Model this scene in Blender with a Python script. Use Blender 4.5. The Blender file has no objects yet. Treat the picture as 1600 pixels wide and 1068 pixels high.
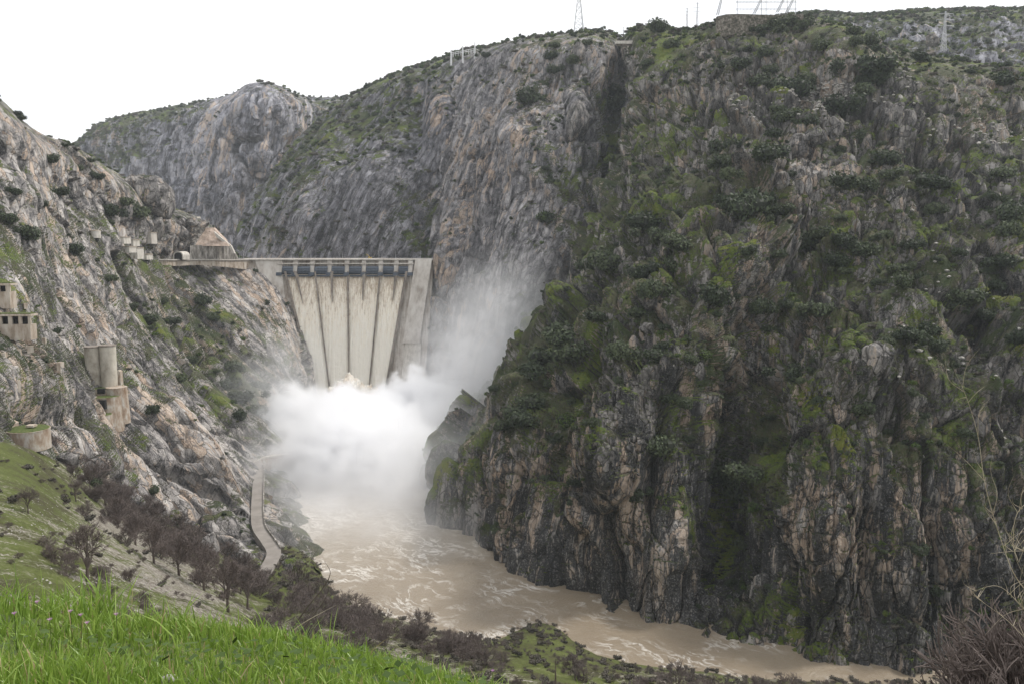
import bpy, bmesh, math, random
import numpy as np
from mathutils import Vector, Matrix, Euler

random.seed(7); RNG = np.random.default_rng(7)
scene = bpy.context.scene
COL = scene.collection
# ------------------------------------------------------------------ camera
F = 1290.0; W0, H0 = 1600, 1068; CZ = 155.0; PITCH = math.radians(6.8)
cam_d = bpy.data.cameras.new('camera'); cam = bpy.data.objects.new('camera', cam_d); COL.objects.link(cam)
cam.location = (0, 0, CZ); cam.rotation_euler = (math.pi/2 - PITCH, 0, 0)
cam_d.sensor_width = 36; cam_d.lens = 36*F/W0; cam_d.clip_start = 0.1; cam_d.clip_end = 20000
scene.camera = cam
# ------------------------------------------------------------------ world + sun
SUN_EL, SUN_AZ = math.radians(52), math.radians(62)     # azimuth clockwise from +Y (towards +X = right)
world = bpy.data.worlds.new('World'); scene.world = world; world.use_nodes = True
wt = world.node_tree; wt.nodes.clear()
wo = wt.nodes.new('ShaderNodeOutputWorld'); bgs = wt.nodes.new('ShaderNodeBackground'); bgc = wt.nodes.new('ShaderNodeBackground')
sky = wt.nodes.new('ShaderNodeTexSky'); sky.sky_type = 'NISHITA'; sky.sun_disc = False
sky.sun_elevation = SUN_EL; sky.sun_rotation = SUN_AZ
wt.links.new(sky.outputs[0], bgs.inputs[0]); bgs.inputs[1].default_value = 0.13
tcw = wt.nodes.new('ShaderNodeTexCoord'); mpw = wt.nodes.new('ShaderNodeMapping'); mpw.inputs['Scale'].default_value = (1, 1, 3.2)
nzw = wt.nodes.new('ShaderNodeTexNoise'); nzw.inputs['Scale'].default_value = 1.7; nzw.inputs['Detail'].default_value = 6
rpw = wt.nodes.new('ShaderNodeValToRGB'); rpw.color_ramp.elements[0].position = .34; rpw.color_ramp.elements[1].position = .56
rpw.color_ramp.elements[0].color = (.5, .5, .5, 1); rpw.color_ramp.elements[1].color = (1, 1, 1, 1)
wt.links.new(tcw.outputs['Generated'], mpw.inputs[0]); wt.links.new(mpw.outputs[0], nzw.inputs[0]); wt.links.new(nzw.outputs[0], rpw.inputs[0])
bgc.inputs[0].default_value = (.985, .99, 1.0, 1); bgc.inputs[1].default_value = 1.02
mxw = wt.nodes.new('ShaderNodeMixShader')
wt.links.new(rpw.outputs[0], mxw.inputs[0]); wt.links.new(bgs.outputs[0], mxw.inputs[1]); wt.links.new(bgc.outputs[0], mxw.inputs[2])
wt.links.new(mxw.outputs[0], wo.inputs[0])
sl = bpy.data.lights.new('sun', 'SUN'); so = bpy.data.objects.new('sun', sl); COL.objects.link(so)
sl.energy = 2.2; sl.angle = math.radians(9); sl.color = (1, .96, .9)
sd = Vector((math.sin(SUN_AZ)*math.cos(SUN_EL), math.cos(SUN_AZ)*math.cos(SUN_EL), math.sin(SUN_EL)))
so.rotation_euler = sd.to_track_quat('Z', 'Y').to_euler()
scene.view_settings.view_transform = 'Standard'; scene.view_settings.look = 'None'
scene.view_settings.exposure = 0.42; scene.view_settings.gamma = 1
scene.cycles.volume_bounces = 12; scene.cycles.max_bounces = 16; scene.cycles.diffuse_bounces = 3
scene.cycles.transparent_max_bounces = 12
scene.cycles.use_denoising = True
scene.cycles.volume_step_rate = 1.0

# ------------------------------------------------------------------ maths helpers
sp, cp = math.sin(PITCH), math.cos(PITCH)
def at(px, py, Y):
    u = (534-py)/F; x = (px-800)/F
    dy = cp+u*sp; dz = -sp+u*cp
    t = Y/dy
    return np.array([x*t, Y, CZ+dz*t])
def ratio(py):
    u = (534-py)/F; return (sp-u*cp)/(cp+u*sp)
def onz(px, py, z=0.0):
    return at(px, py, (CZ-z)/ratio(py))
def proj(P):
    P = np.atleast_2d(P); d = P-np.array([0, 0, CZ])
    fw = d[:, 1]*cp-d[:, 2]*sp; up = d[:, 1]*sp+d[:, 2]*cp
    fw = np.where(fw < .1, .1, fw)
    return 800+F*d[:, 0]/fw, 534-F*up/fw, fw
def h3(i, j, k, s=0):
    h = (i.astype(np.uint32)*np.uint32(374761393) + j.astype(np.uint32)*np.uint32(668265263) + k.astype(np.uint32)*np.uint32(2147483647 & 1274126177) + np.uint32((s*974634777+12345) & 0xffffffff))
    h = (h ^ (h >> np.uint32(13)))*np.uint32(1274126177); h = h ^ (h >> np.uint32(16)); h = h*np.uint32(2246822519); h = h ^ (h >> np.uint32(15))
    return (h & np.uint32(0xffffff)).astype(np.float32)/np.float32(0xffffff)
def vnoise(P, s=0):
    P = np.asarray(P, dtype=np.float32); I = np.floor(P); f = P-I; I = I.astype(np.int64)
    f = f*f*f*(f*(f*6-15)+10); r = 0
    for dx in (0, 1):
        wx = f[:, 0] if dx else 1-f[:, 0]
        for dy in (0, 1):
            wy = f[:, 1] if dy else 1-f[:, 1]
            for dz in (0, 1):
                wz = f[:, 2] if dz else 1-f[:, 2]
                r = r+wx*wy*wz*h3(I[:, 0]+dx, I[:, 1]+dy, I[:, 2]+dz, s)
    return r*2-1
def fbm(P, o=4, s=0, g=.5):
    a = 1; r = 0; t = 0; P = np.asarray(P, dtype=np.float32)
    for k in range(o):
        r = r+a*vnoise(P, s+k*17); t += a; a *= g; P = P*2.03+13.7
    return r/t
def ridged(P, o=4, s=0):
    a = 1; r = 0; t = 0; P = np.asarray(P, dtype=np.float32)
    for k in range(o):
        r = r+a*(1-2*np.abs(vnoise(P, s+k*17))); t += a; a *= .5; P = P*2.03+7.1
    return r/t
def worley(P, s=0):
    P = np.asarray(P, dtype=np.float32); I = np.floor(P).astype(np.int64)
    n = len(P); F1 = np.full(n, 9., np.float32); F2 = np.full(n, 9., np.float32)
    ID = np.zeros(n, np.float32); V = np.zeros((n, 3), np.float32)
    for dx in (-1, 0, 1):
        for dy in (-1, 0, 1):
            for dz in (-1, 0, 1):
                a, b, c = I[:, 0]+dx, I[:, 1]+dy, I[:, 2]+dz
                vx = a+.1+.8*h3(a, b, c, s+1)-P[:, 0]; vy = b+.1+.8*h3(a, b, c, s+2)-P[:, 1]; vz = c+.1+.8*h3(a, b, c, s+3)-P[:, 2]
                d = np.sqrt(vx*vx+vy*vy+vz*vz)
                m = d < F1
                F2 = np.where(m, F1, np.minimum(F2, d)); F1 = np.where(m, d, F1)
                ID = np.where(m, h3(a, b, c, s+4), ID)
                V[m, 0] = vx[m]; V[m, 1] = vy[m]; V[m, 2] = vz[m]
    return F1, F2, ID, V
def hid(x, s):
    return np.modf(np.abs(np.sin(x*12989.8+s*78.233)*43758.5453))[0].astype(np.float32)
def sstep(a, b, x):
    t = np.clip((x-a)/(b-a), 0, 1); return t*t*(3-2*t)

# ------------------------------------------------------------------ object helpers
def tag(o, label=None, cat=None, group=None, kind=None):
    if label: o['label'] = label
    if cat: o['category'] = cat
    if group: o['group'] = group
    if kind: o['kind'] = kind
    return o
def mesh_np(name, V, Fc, mat=None, smooth=False, attrs=None):
    V = np.asarray(V, np.float32); Fc = np.asarray(Fc, np.int32)
    me = bpy.data.meshes.new(name); k = Fc.shape[1]
    me.vertices.add(len(V)); me.vertices.foreach_set('co', V.ravel())
    me.loops.add(Fc.size); me.loops.foreach_set('vertex_index', Fc.ravel())
    me.polygons.add(len(Fc)); me.polygons.foreach_set('loop_start', np.arange(len(Fc), dtype=np.int32)*k)
    me.polygons.foreach_set('loop_total', np.full(len(Fc), k, np.int32))
    me.polygons.foreach_set('use_smooth', np.full(len(Fc), smooth, bool))
    if attrs:
        for n, a in attrs.items():
            A = me.attributes.new(n, 'FLOAT', 'POINT'); A.data.foreach_set('value', np.asarray(a, np.float32))
    me.update(calc_edges=True)
    if mat: me.materials.append(mat)
    return me
def link(name, me, parent=None, loc=None, rot=None, scl=None):
    o = bpy.data.objects.new(name, me); COL.objects.link(o)
    if parent: o.parent = parent
    if loc is not None: o.location = loc
    if rot is not None: o.rotation_euler = rot
    if scl is not None: o.scale = scl if hasattr(scl, '__len__') else (scl,)*3
    return o
def empty(name, loc=(0, 0, 0), rz=0):
    o = bpy.data.objects.new(name, None); COL.objects.link(o); o.location = loc; o.rotation_euler = (0, 0, rz); o.empty_display_size = .1
    return o
def copy_tree(o, parent=None):
    c = o.copy(); COL.objects.link(c); c.parent = parent
    for ch in o.children: copy_tree(ch, c)
    return c
ORD = ['leftmost', 'second from the left', 'third from the left', 'fourth from the left', 'fifth from the left', 'sixth from the left', 'seventh from the left', 'eighth from the left', 'ninth from the left', 'tenth from the left', 'eleventh from the left', 'twelfth from the left'] + [w+' from the left' for w in 'thirteenth fourteenth fifteenth sixteenth seventeenth eighteenth nineteenth twentieth twenty-first twenty-second twenty-third twenty-fourth twenty-fifth twenty-sixth twenty-seventh twenty-eighth twenty-ninth thirtieth'.split()]
ZONED = []
def zone_labels(items, zones, fmt):
    """items: (object, px, py, word); name each by its nearest landmark and its place among its neighbours there"""
    by = {}
    for it in items:
        z = min(zones, key=lambda q: (q[0]-it[1])**2+(q[1]-it[2])**2); by.setdefault(z[2], []).append(it)
    for z, L in by.items():
        L.sort(key=lambda q: q[1])
        for k, it in enumerate(L): it[0]['label'] = fmt.format(w=it[3], o=ORD[min(k, len(ORD)-1)], z=z)
class MB:
    def __init__(s): s.v = []; s.f = []
    def add(s, vs, fs):
        n = len(s.v); s.v += [tuple(map(float, v)) for v in vs]; s.f += [tuple(i+n for i in f) for f in fs]; return s
    def box(s, c, d, R=None):
        c = np.array(c, float); d = np.array(d, float)/2
        vs = [np.array([x, y, z])*d for x in (-1, 1) for y in (-1, 1) for z in (-1, 1)]
        if R is not None: vs = [np.array(R @ Vector(v)) for v in vs]
        return s.add([v+c for v in vs], [(0, 1, 3, 2), (4, 6, 7, 5), (0, 4, 5, 1), (2, 3, 7, 6), (0, 2, 6, 4), (1, 5, 7, 3)])
    def hexa(s, vs):   # 8 corners: bottom ring of 4 (ccw), top ring of 4
        return s.add(vs, [(3, 2, 1, 0), (4, 5, 6, 7), (0, 1, 5, 4), (1, 2, 6, 5), (2, 3, 7, 6), (3, 0, 4, 7)])
    def bar(s, a, b, r, n=4, r2=None, ends=True):
        a = Vector(a); b = Vector(b); r2 = r if r2 is None else r2
        d = (b-a)
        if d.length < 1e-6: return s
        d.normalize(); u = d.orthogonal().normalized(); w = d.cross(u)
        vs = []
        for p, q in ((a, r), (b, r2)):
            for k in range(n):
                t = 2*math.pi*k/n+math.pi/4; vs.append(p+(u*math.cos(t)+w*math.sin(t))*q)
        fs = [(k, (k+1) % n, n+(k+1) % n, n+k) for k in range(n)]
        if ends: fs += [tuple(range(n-1, -1, -1)), tuple(range(n, 2*n))]
        return s.add(vs, fs)
    def tube(s, pts, rs, n=5):
        pts = [Vector(p) for p in pts]; base = len(s.v); m = len(pts); pu = None
        for i, p in enumerate(pts):
            d = (pts[min(i+1, m-1)]-pts[max(i-1, 0)]).normalized()
            u = d.orthogonal().normalized() if pu is None else (pu-d*pu.dot(d)).normalized(); pu = u; w = d.cross(u)
            for k in range(n):
                t = 2*math.pi*k/n; q = p+(u*math.cos(t)+w*math.sin(t))*rs[i]; s.v.append((q.x, q.y, q.z))
        for i in range(m-1):
            for k in range(n):
                a = base+i*n+k; b = base+i*n+(k+1) % n; s.f.append((a, b, b+n, a+n))
        s.f.append(tuple(base+(m-1)*n+k for k in range(n))); s.f.append(tuple(base+n-1-k for k in range(n)))
        return s
    def lathe(s, c, prof, n=32):
        base = len(s.v)
        for r, z in prof:
            for k in range(n):
                t = 2*math.pi*k/n; s.v.append((c[0]+r*math.cos(t), c[1]+r*math.sin(t), c[2]+z))
        for i in range(len(prof)-1):
            for k in range(n):
                a = base+i*n+k; b = base+i*n+(k+1) % n; s.f.append((a, b, b+n, a+n))
        s.f.append(tuple(base+(len(prof)-1)*n+k for k in range(n))); s.f.append(tuple(base+n-1-k for k in range(n)))
        return s
    def mesh(s, name, mat, smooth=False):
        me = bpy.data.meshes.new(name); me.from_pydata(s.v, [], s.f); me.update()
        if smooth: me.polygons.foreach_set('use_smooth', [True]*len(me.polygons))
        if mat: me.materials.append(mat)
        return me
    def build(s, name, mat, parent=None, smooth=False, **k):
        return link(name, s.mesh(name, mat, smooth), parent, **k)

# ------------------------------------------------------------------ material helpers
class NT:
    def __init__(s, name, rough=.9, spec=.25):
        s.m = bpy.data.materials.new(name); s.m.use_nodes = True; s.t = s.m.node_tree; s.n = s.t.nodes; s.l = s.t.links
        s.b = s.n['Principled BSDF']; s.b.inputs['Roughness'].default_value = rough
        s.b.inputs['Specular IOR Level'].default_value = spec
    def put(s, inp, v):
        if isinstance(v, bpy.types.NodeSocket): s.l.new(v, inp)
        elif isinstance(v, (tuple, list)) and len(v) == 3 and inp.type == 'RGBA': inp.default_value = (*v, 1)
        else: inp.default_value = v
    def new(s, t, ins=None, **p):
        n = s.n.new(t)
        for k, v in p.items(): setattr(n, k, v)
        for k, v in (ins or {}).items(): s.put(n.inputs[k], v)
        return n
    def attr(s, n): return s.new('ShaderNodeAttribute', attribute_name=n).outputs['Fac']
    def math(s, op, a, b=0.0, c=0.0, clamp=False):
        n = s.n.new('ShaderNodeMath'); n.operation = op; n.use_clamp = clamp
        for i, v in enumerate((a, b, c)): s.put(n.inputs[i], v)
        return n.outputs[0]
    def ss(s, x, a, b, lo=0., hi=1.):
        n = s.n.new('ShaderNodeMapRange'); n.interpolation_type = 'SMOOTHSTEP'
        s.put(n.inputs[0], x); n.inputs[1].default_value = a; n.inputs[2].default_value = b; n.inputs[3].default_value = lo; n.inputs[4].default_value = hi
        return n.outputs[0]
    def mix(s, f, a, b, blend='MIX'):
        n = s.n.new('ShaderNodeMix'); n.data_type = 'RGBA'; n.blend_type = blend
        s.put(n.inputs[0], f); s.put(n.inputs[6], a); s.put(n.inputs[7], b); return n.outputs[2]
    def obj(s): return s.new('ShaderNodeTexCoord').outputs['Object']
    def pos(s): return s.new('ShaderNodeNewGeometry').outputs['Position']
    def noise(s, vec, scale, detail=4, rough=.55, dist=0.):
        return s.new('ShaderNodeTexNoise', {'Vector': vec, 'Scale': scale, 'Detail': detail, 'Roughness': rough, 'Distortion': dist}).outputs[0]
    def ramp(s, x, stops):
        n = s.n.new('ShaderNodeValToRGB'); e = n.color_ramp.elements
        while len(e) < len(stops): e.new(.5)
        for k, (p, c) in enumerate(stops):
            e[k].position = p; e[k].color = (*c, 1) if len(c) == 3 else c
        s.put(n.inputs[0], x); return n.outputs[0]
    def basis(s, vec, a, b, c, sc):
        d = [s.new('ShaderNodeVectorMath', {0: vec, 1: tuple(np.array(v)*k)}, operation='DOT_PRODUCT').outputs['Value'] for v, k in zip((a, b, c), sc)]
        return s.new('ShaderNodeCombineXYZ', {0: d[0], 1: d[1], 2: d[2]}).outputs[0]
    def bump(s, h, strength, dist):
        n = s.new('ShaderNodeBump', {'Height': h, 'Strength': strength, 'Distance': dist}); s.l.new(n.outputs[0], s.b.inputs['Normal']); return n
    def color(s, c): s.put(s.b.inputs['Base Color'], c); return s.m
def basis_of(a):
    a = np.array(a, float); a /= np.linalg.norm(a); h = np.cross(a, (0, 0, 1.)) if abs(a[2]) < .95 else np.cross(a, (0, 1., 0)); h /= np.linalg.norm(h)
    return a, h, np.cross(a, h)

def rock_mat(name, adir, bright=1.0, far=False, cool=0.):
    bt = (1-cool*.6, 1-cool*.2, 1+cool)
    t = NT(name, .85, .2); P = t.pos(); a, b, c = basis_of(adir)
    k = .5 if far else 1
    warp = t.new('ShaderNodeVectorMath', {0: t.new('ShaderNodeTexNoise', {'Vector': P, 'Scale': .03, 'Detail': 3}).outputs['Color'], 1: (14., 14., 14.)}, operation='MULTIPLY').outputs[0]
    Pw = t.new('ShaderNodeVectorMath', {0: P, 1: warp}, operation='ADD').outputs[0]
    st = t.basis(Pw, a, b, c, (.012*k, .16*k, .16*k))
    st2 = t.basis(Pw, a, b, c, (.06*k, .9*k, .9*k))
    streak = t.noise(st, 1, 5, .6); fine = t.noise(st2, 1, 5, .65); big = t.noise(P, .018*k, 4, .5); med = t.noise(P, .11*k, 5, .6); grain = t.noise(P, 1.3*k, 4, .7)
    straight = t.basis(t.new('ShaderNodeVectorMath', {0: P, 1: t.new('ShaderNodeVectorMath', {0: warp, 1: (.35, .35, .35)}, operation='MULTIPLY').outputs[0]}, operation='ADD').outputs[0], a, b, c, (.085*k, .24*k, .24*k))
    vb = t.new('ShaderNodeTexVoronoi', {'Vector': straight, 'Scale': 1.}); blk = t.new('ShaderNodeSeparateColor', {0: vb.outputs['Color']}).outputs
    ve = t.new('ShaderNodeTexVoronoi', {'Vector': straight, 'Scale': 1.}, feature='DISTANCE_TO_EDGE').outputs['Distance']
    ve2 = t.new('ShaderNodeTexVoronoi', {'Vector': straight, 'Scale': 2.7}, feature='DISTANCE_TO_EDGE').outputs['Distance']
    crk = t.math('MAXIMUM', t.ss(ve, 0, .035, 1, 0), t.math('MULTIPLY', t.ss(ve2, 0, .05, 1, 0), t.ss(t.noise(P, .04*k, 3), .48, .56)))
    cell, veg, tan, dark = t.attr('cell'), t.attr('veg'), t.attr('tan'), t.attr('dark')
    x = t.math('ADD', t.math('MULTIPLY', streak, .62), t.math('MULTIPLY', fine, .36))
    x = t.math('SUBTRACT', t.math('ADD', x, t.math('MULTIPLY', med, .52)), .25)
    x = t.math('ADD', x, t.math('ADD', t.math('MULTIPLY', t.math('SUBTRACT', cell, .5), .14), t.math('MULTIPLY', t.math('SUBTRACT', blk[0], .5), .12)))
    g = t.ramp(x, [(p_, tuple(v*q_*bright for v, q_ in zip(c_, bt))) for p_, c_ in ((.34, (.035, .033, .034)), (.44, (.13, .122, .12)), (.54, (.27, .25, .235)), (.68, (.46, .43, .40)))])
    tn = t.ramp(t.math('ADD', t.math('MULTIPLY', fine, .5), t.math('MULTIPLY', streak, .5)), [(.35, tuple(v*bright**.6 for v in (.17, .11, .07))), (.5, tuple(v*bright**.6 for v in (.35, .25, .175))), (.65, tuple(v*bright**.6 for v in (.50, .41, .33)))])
    ft = t.math('ADD', t.math('MULTIPLY', tan, 1.), t.math('ADD', t.math('ADD', t.math('MULTIPLY', t.math('SUBTRACT', cell, .5), 1.), t.math('MULTIPLY', t.math('SUBTRACT', blk[1], .5), .8)), t.math('ADD', t.math('MULTIPLY', t.math('SUBTRACT', streak, .5), 2.6), t.math('MULTIPLY', t.math('SUBTRACT', fine, .5), 1.8))))
    g = t.mix(t.ss(ft, .12, .5, 0, .85), g, tn)
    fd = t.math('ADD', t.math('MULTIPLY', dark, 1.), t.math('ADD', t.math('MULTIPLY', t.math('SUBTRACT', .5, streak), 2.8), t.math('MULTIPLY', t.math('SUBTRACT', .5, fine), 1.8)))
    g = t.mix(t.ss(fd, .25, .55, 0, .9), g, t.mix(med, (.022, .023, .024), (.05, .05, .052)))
    g = t.mix(t.ss(t.math('ADD', grain, t.math('MULTIPLY', cell, .12)), .56, .72, 0, .45), g, (.42, .40, .37))      # pale lichen and quartz
    g = t.mix(t.math('MAXIMUM', t.math('MULTIPLY', t.attr('joint'), .85), t.math('MULTIPLY', crk, .7)), g, (.028, .025, .02))      # dark lines along the joints and cracks
    # moss and grass on ledges
    N = t.new('ShaderNodeNewGeometry').outputs['Normal']; nz = t.new('ShaderNodeSeparateXYZ', {0: N}).outputs[2]
    vm = t.noise(P, .05*k, 6, .65); vf = t.noise(P, .5*k, 5, .7)
    fv = t.math('ADD', t.math('MULTIPLY', veg, .9), t.math('ADD', t.math('MULTIPLY', t.math('SUBTRACT', nz, .5), .8), t.math('ADD', t.math('MULTIPLY', t.math('SUBTRACT', vm, .5), 2.6), t.math('MULTIPLY', t.math('SUBTRACT', vf, .5), 1.5))))
    mc = t.ramp(t.math('ADD', t.math('MULTIPLY', t.noise(P, .035, 5, .6), .7), t.math('MULTIPLY', t.noise(P, .9*k, 3, .7), .3)),
                [(.36, (.022, .034, .012)), (.44, (.045, .062, .016)), (.50, (.07, .062, .038)), (.55, (.08, .12, .014)), (.61, (.12, .14, .018)), (.72, (.18, .17, .03))])
    g = t.mix(t.ss(fv, .22, .42, 0, .93), g, mc)
    hb = t.math('ADD', t.math('MULTIPLY', fine, .55), t.math('ADD', t.math('MULTIPLY', grain, .5), t.math('MULTIPLY', t.math('MULTIPLY', vf, t.ss(fv, .22, .42)), 1.4)))
    hb = t.math('ADD', hb, t.math('ADD', t.math('MULTIPLY', blk[2], .5), t.math('MULTIPLY', crk, -.7)))
    t.bump(hb, .85, 1.3/k)
    return t.color(g)

M = {}
UPR = (0.05, .35, 1.0)
M['rock_right'] = rock_mat('granite_right_bank', (.12, .3, 1), .82)
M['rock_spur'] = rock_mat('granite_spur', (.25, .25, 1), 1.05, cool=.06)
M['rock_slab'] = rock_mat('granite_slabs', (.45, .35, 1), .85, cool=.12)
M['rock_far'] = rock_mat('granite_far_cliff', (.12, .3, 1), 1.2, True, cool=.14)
M['rock_left'] = rock_mat('granite_left_bank', tuple(at(330, 800, 380)-at(150, 560, 430)), 1.35)
M['rock_boulder'] = rock_mat('granite_boulder', (.1, .1, 1), .95)
def simple(name, c1, c2, scale=.5, rough=.9, bump=0., stretch=None, spec=.25, c3=None):
    t = NT(name, rough, spec); P = t.obj()
    if stretch: P = t.new('ShaderNodeMapping', {'Vector': P, 'Scale': stretch}).outputs[0]
    n = t.noise(P, scale, 6, .65)
    st = [(.36, c1), (.62, c2)] if c3 is None else [(.33, c1), (.5, c2), (.66, c3)]
    if bump: t.bump(n, .6, bump)
    return t.color(t.ramp(n, st))
M['concrete'] = simple('dam_concrete', (.30, .26, .22), (.50, .46, .41), .12, .85, .15, (1, 1, .45), c3=(.60, .57, .52))
M['concrete_old'] = simple('old_concrete', (.22, .17, .12), (.42, .35, .28), .35, .9, .2, (1, 1, .3), c3=(.55, .50, .43))
M['concrete_dark'] = simple('damp_concrete', (.12, .10, .085), (.30, .26, .22), .3, .85, .1, (1, 1, .3))
M['concrete_pale'] = simple('pale_concrete', (.42, .39, .34), (.62, .58, .52), .5, .85, .1, (1, 1, .4))
M['ochre'] = simple('rust_stained_masonry', (.23, .155, .10), (.37, .30, .235), .42, .9, .4, (1, 1, .45), c3=(.50, .47, .42))
M['metal_blue'] = simple('blue_grey_painted_steel', (.03, .042, .06), (.06, .078, .105), .6, .5, 0, None, .5)
M['gate_rib'] = simple('gate_rib_steel', (.09, .11, .14), (.17, .20, .24), 1., .5)
M['metal'] = simple('galvanised_steel', (.42, .42, .44), (.55, .55, .57), 1., .5, 0, None, .5)
M['metal_white'] = simple('white_painted_steel', (.68, .68, .68), (.8, .8, .8), 1., .5)
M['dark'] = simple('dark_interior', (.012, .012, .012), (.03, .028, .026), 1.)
M['glass'] = simple('lamp_glass', (.6, .6, .58), (.8, .8, .78), 2., .2, 0, None, .5)
M['road'] = simple('gravel_road', (.19, .17, .15), (.26, .235, .21), .12, .95, .05)
M['turf'] = simple('turf', (.03, .045, .012), (.07, .095, .022), 1.4, .95, .25, c3=(.13, .13, .05))
M['twig'] = simple('bare_twigs', (.085, .066, .058), (.19, .155, .14), .6, .9)
M['bark'] = simple('grey_bark', (.07, .055, .045), (.16, .13, .11), 1.5, .9)
M['straw'] = simple('dry_pale_stem', (.30, .24, .17), (.52, .45, .35), 3., .8)
M['rubble'] = simple('pale_rubble', (.30, .28, .26), (.50, .48, .45), .4, .9)
M['yellow'] = simple('yellow_paint', (.45, .30, .05), (.55, .38, .08), 2., .5)
M['snow'] = simple('pale_stone', (.22, .21, .19), (.48, .45, .41), 4., .9)
def leaf_mat(name, stops, rough=.7, trans=0.):
    t = NT(name, rough, .25); oi = t.new('ShaderNodeObjectInfo').outputs['Random']
    n = t.noise(t.obj(), 1.2, 3); x = t.math('ADD', t.math('MULTIPLY', n, .6), t.math('MULTIPLY', oi, .4))
    t.color(t.ramp(x, stops)); 
    if trans:
        t.b.inputs['Transmission Weight'].default_value = 0
    return t.m
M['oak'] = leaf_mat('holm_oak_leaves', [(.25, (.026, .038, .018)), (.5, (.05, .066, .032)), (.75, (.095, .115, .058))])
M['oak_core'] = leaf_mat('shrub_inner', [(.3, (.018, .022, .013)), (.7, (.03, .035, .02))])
M['green'] = leaf_mat('fresh_green_leaves', [(.25, (.04, .07, .012)), (.5, (.07, .11, .02)), (.75, (.13, .15, .03))])
M['scrub'] = leaf_mat('grey_brown_scrub', [(.25, (.05, .045, .036)), (.5, (.085, .075, .06)), (.75, (.12, .105, .085))])

STEP = 1.7
# ------------------------------------------------------------------ terrain patches
PATCH = {}
def catmull(A, t, axis):
    A = np.moveaxis(A, axis, 0); n = A.shape[0]
    i = np.clip(np.floor(t).astype(int), 0, n-2); f = (t-i)[:, None, None]
    p1 = A[i]; p2 = A[i+1]; p0 = np.where((i == 0)[:, None, None], 2*p1-p2, A[np.maximum(i-1, 0)]); p3 = np.where((i == n-2)[:, None, None], 2*p2-p1, A[np.minimum(i+2, n-1)])
    r = .5*((2*p1)+(-p0+p2)*f+(2*p0-5*p1+4*p2-p3)*f*f+(-p0+3*p1-3*p2+p3)*f**3)
    return np.moveaxis(r, 0, axis)
def blobs(px, py, L):
    r = np.zeros_like(px)
    for (x, y, sx, sy, ang, v) in L:
        c, s = math.cos(math.radians(ang)), math.sin(math.radians(ang))
        dx, dy = px-x, py-y; a = (dx*c+dy*s)/sx; b = (-dx*s+dy*c)/sy
        r = r+v*np.exp(-(a*a+b*b))
    return r
def grid_normals(G):
    du = np.gradient(G, axis=0); dv = np.gradient(G, axis=1); N = np.cross(du, dv); N /= np.linalg.norm(N, axis=2, keepdims=True)+1e-9
    return N
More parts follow.
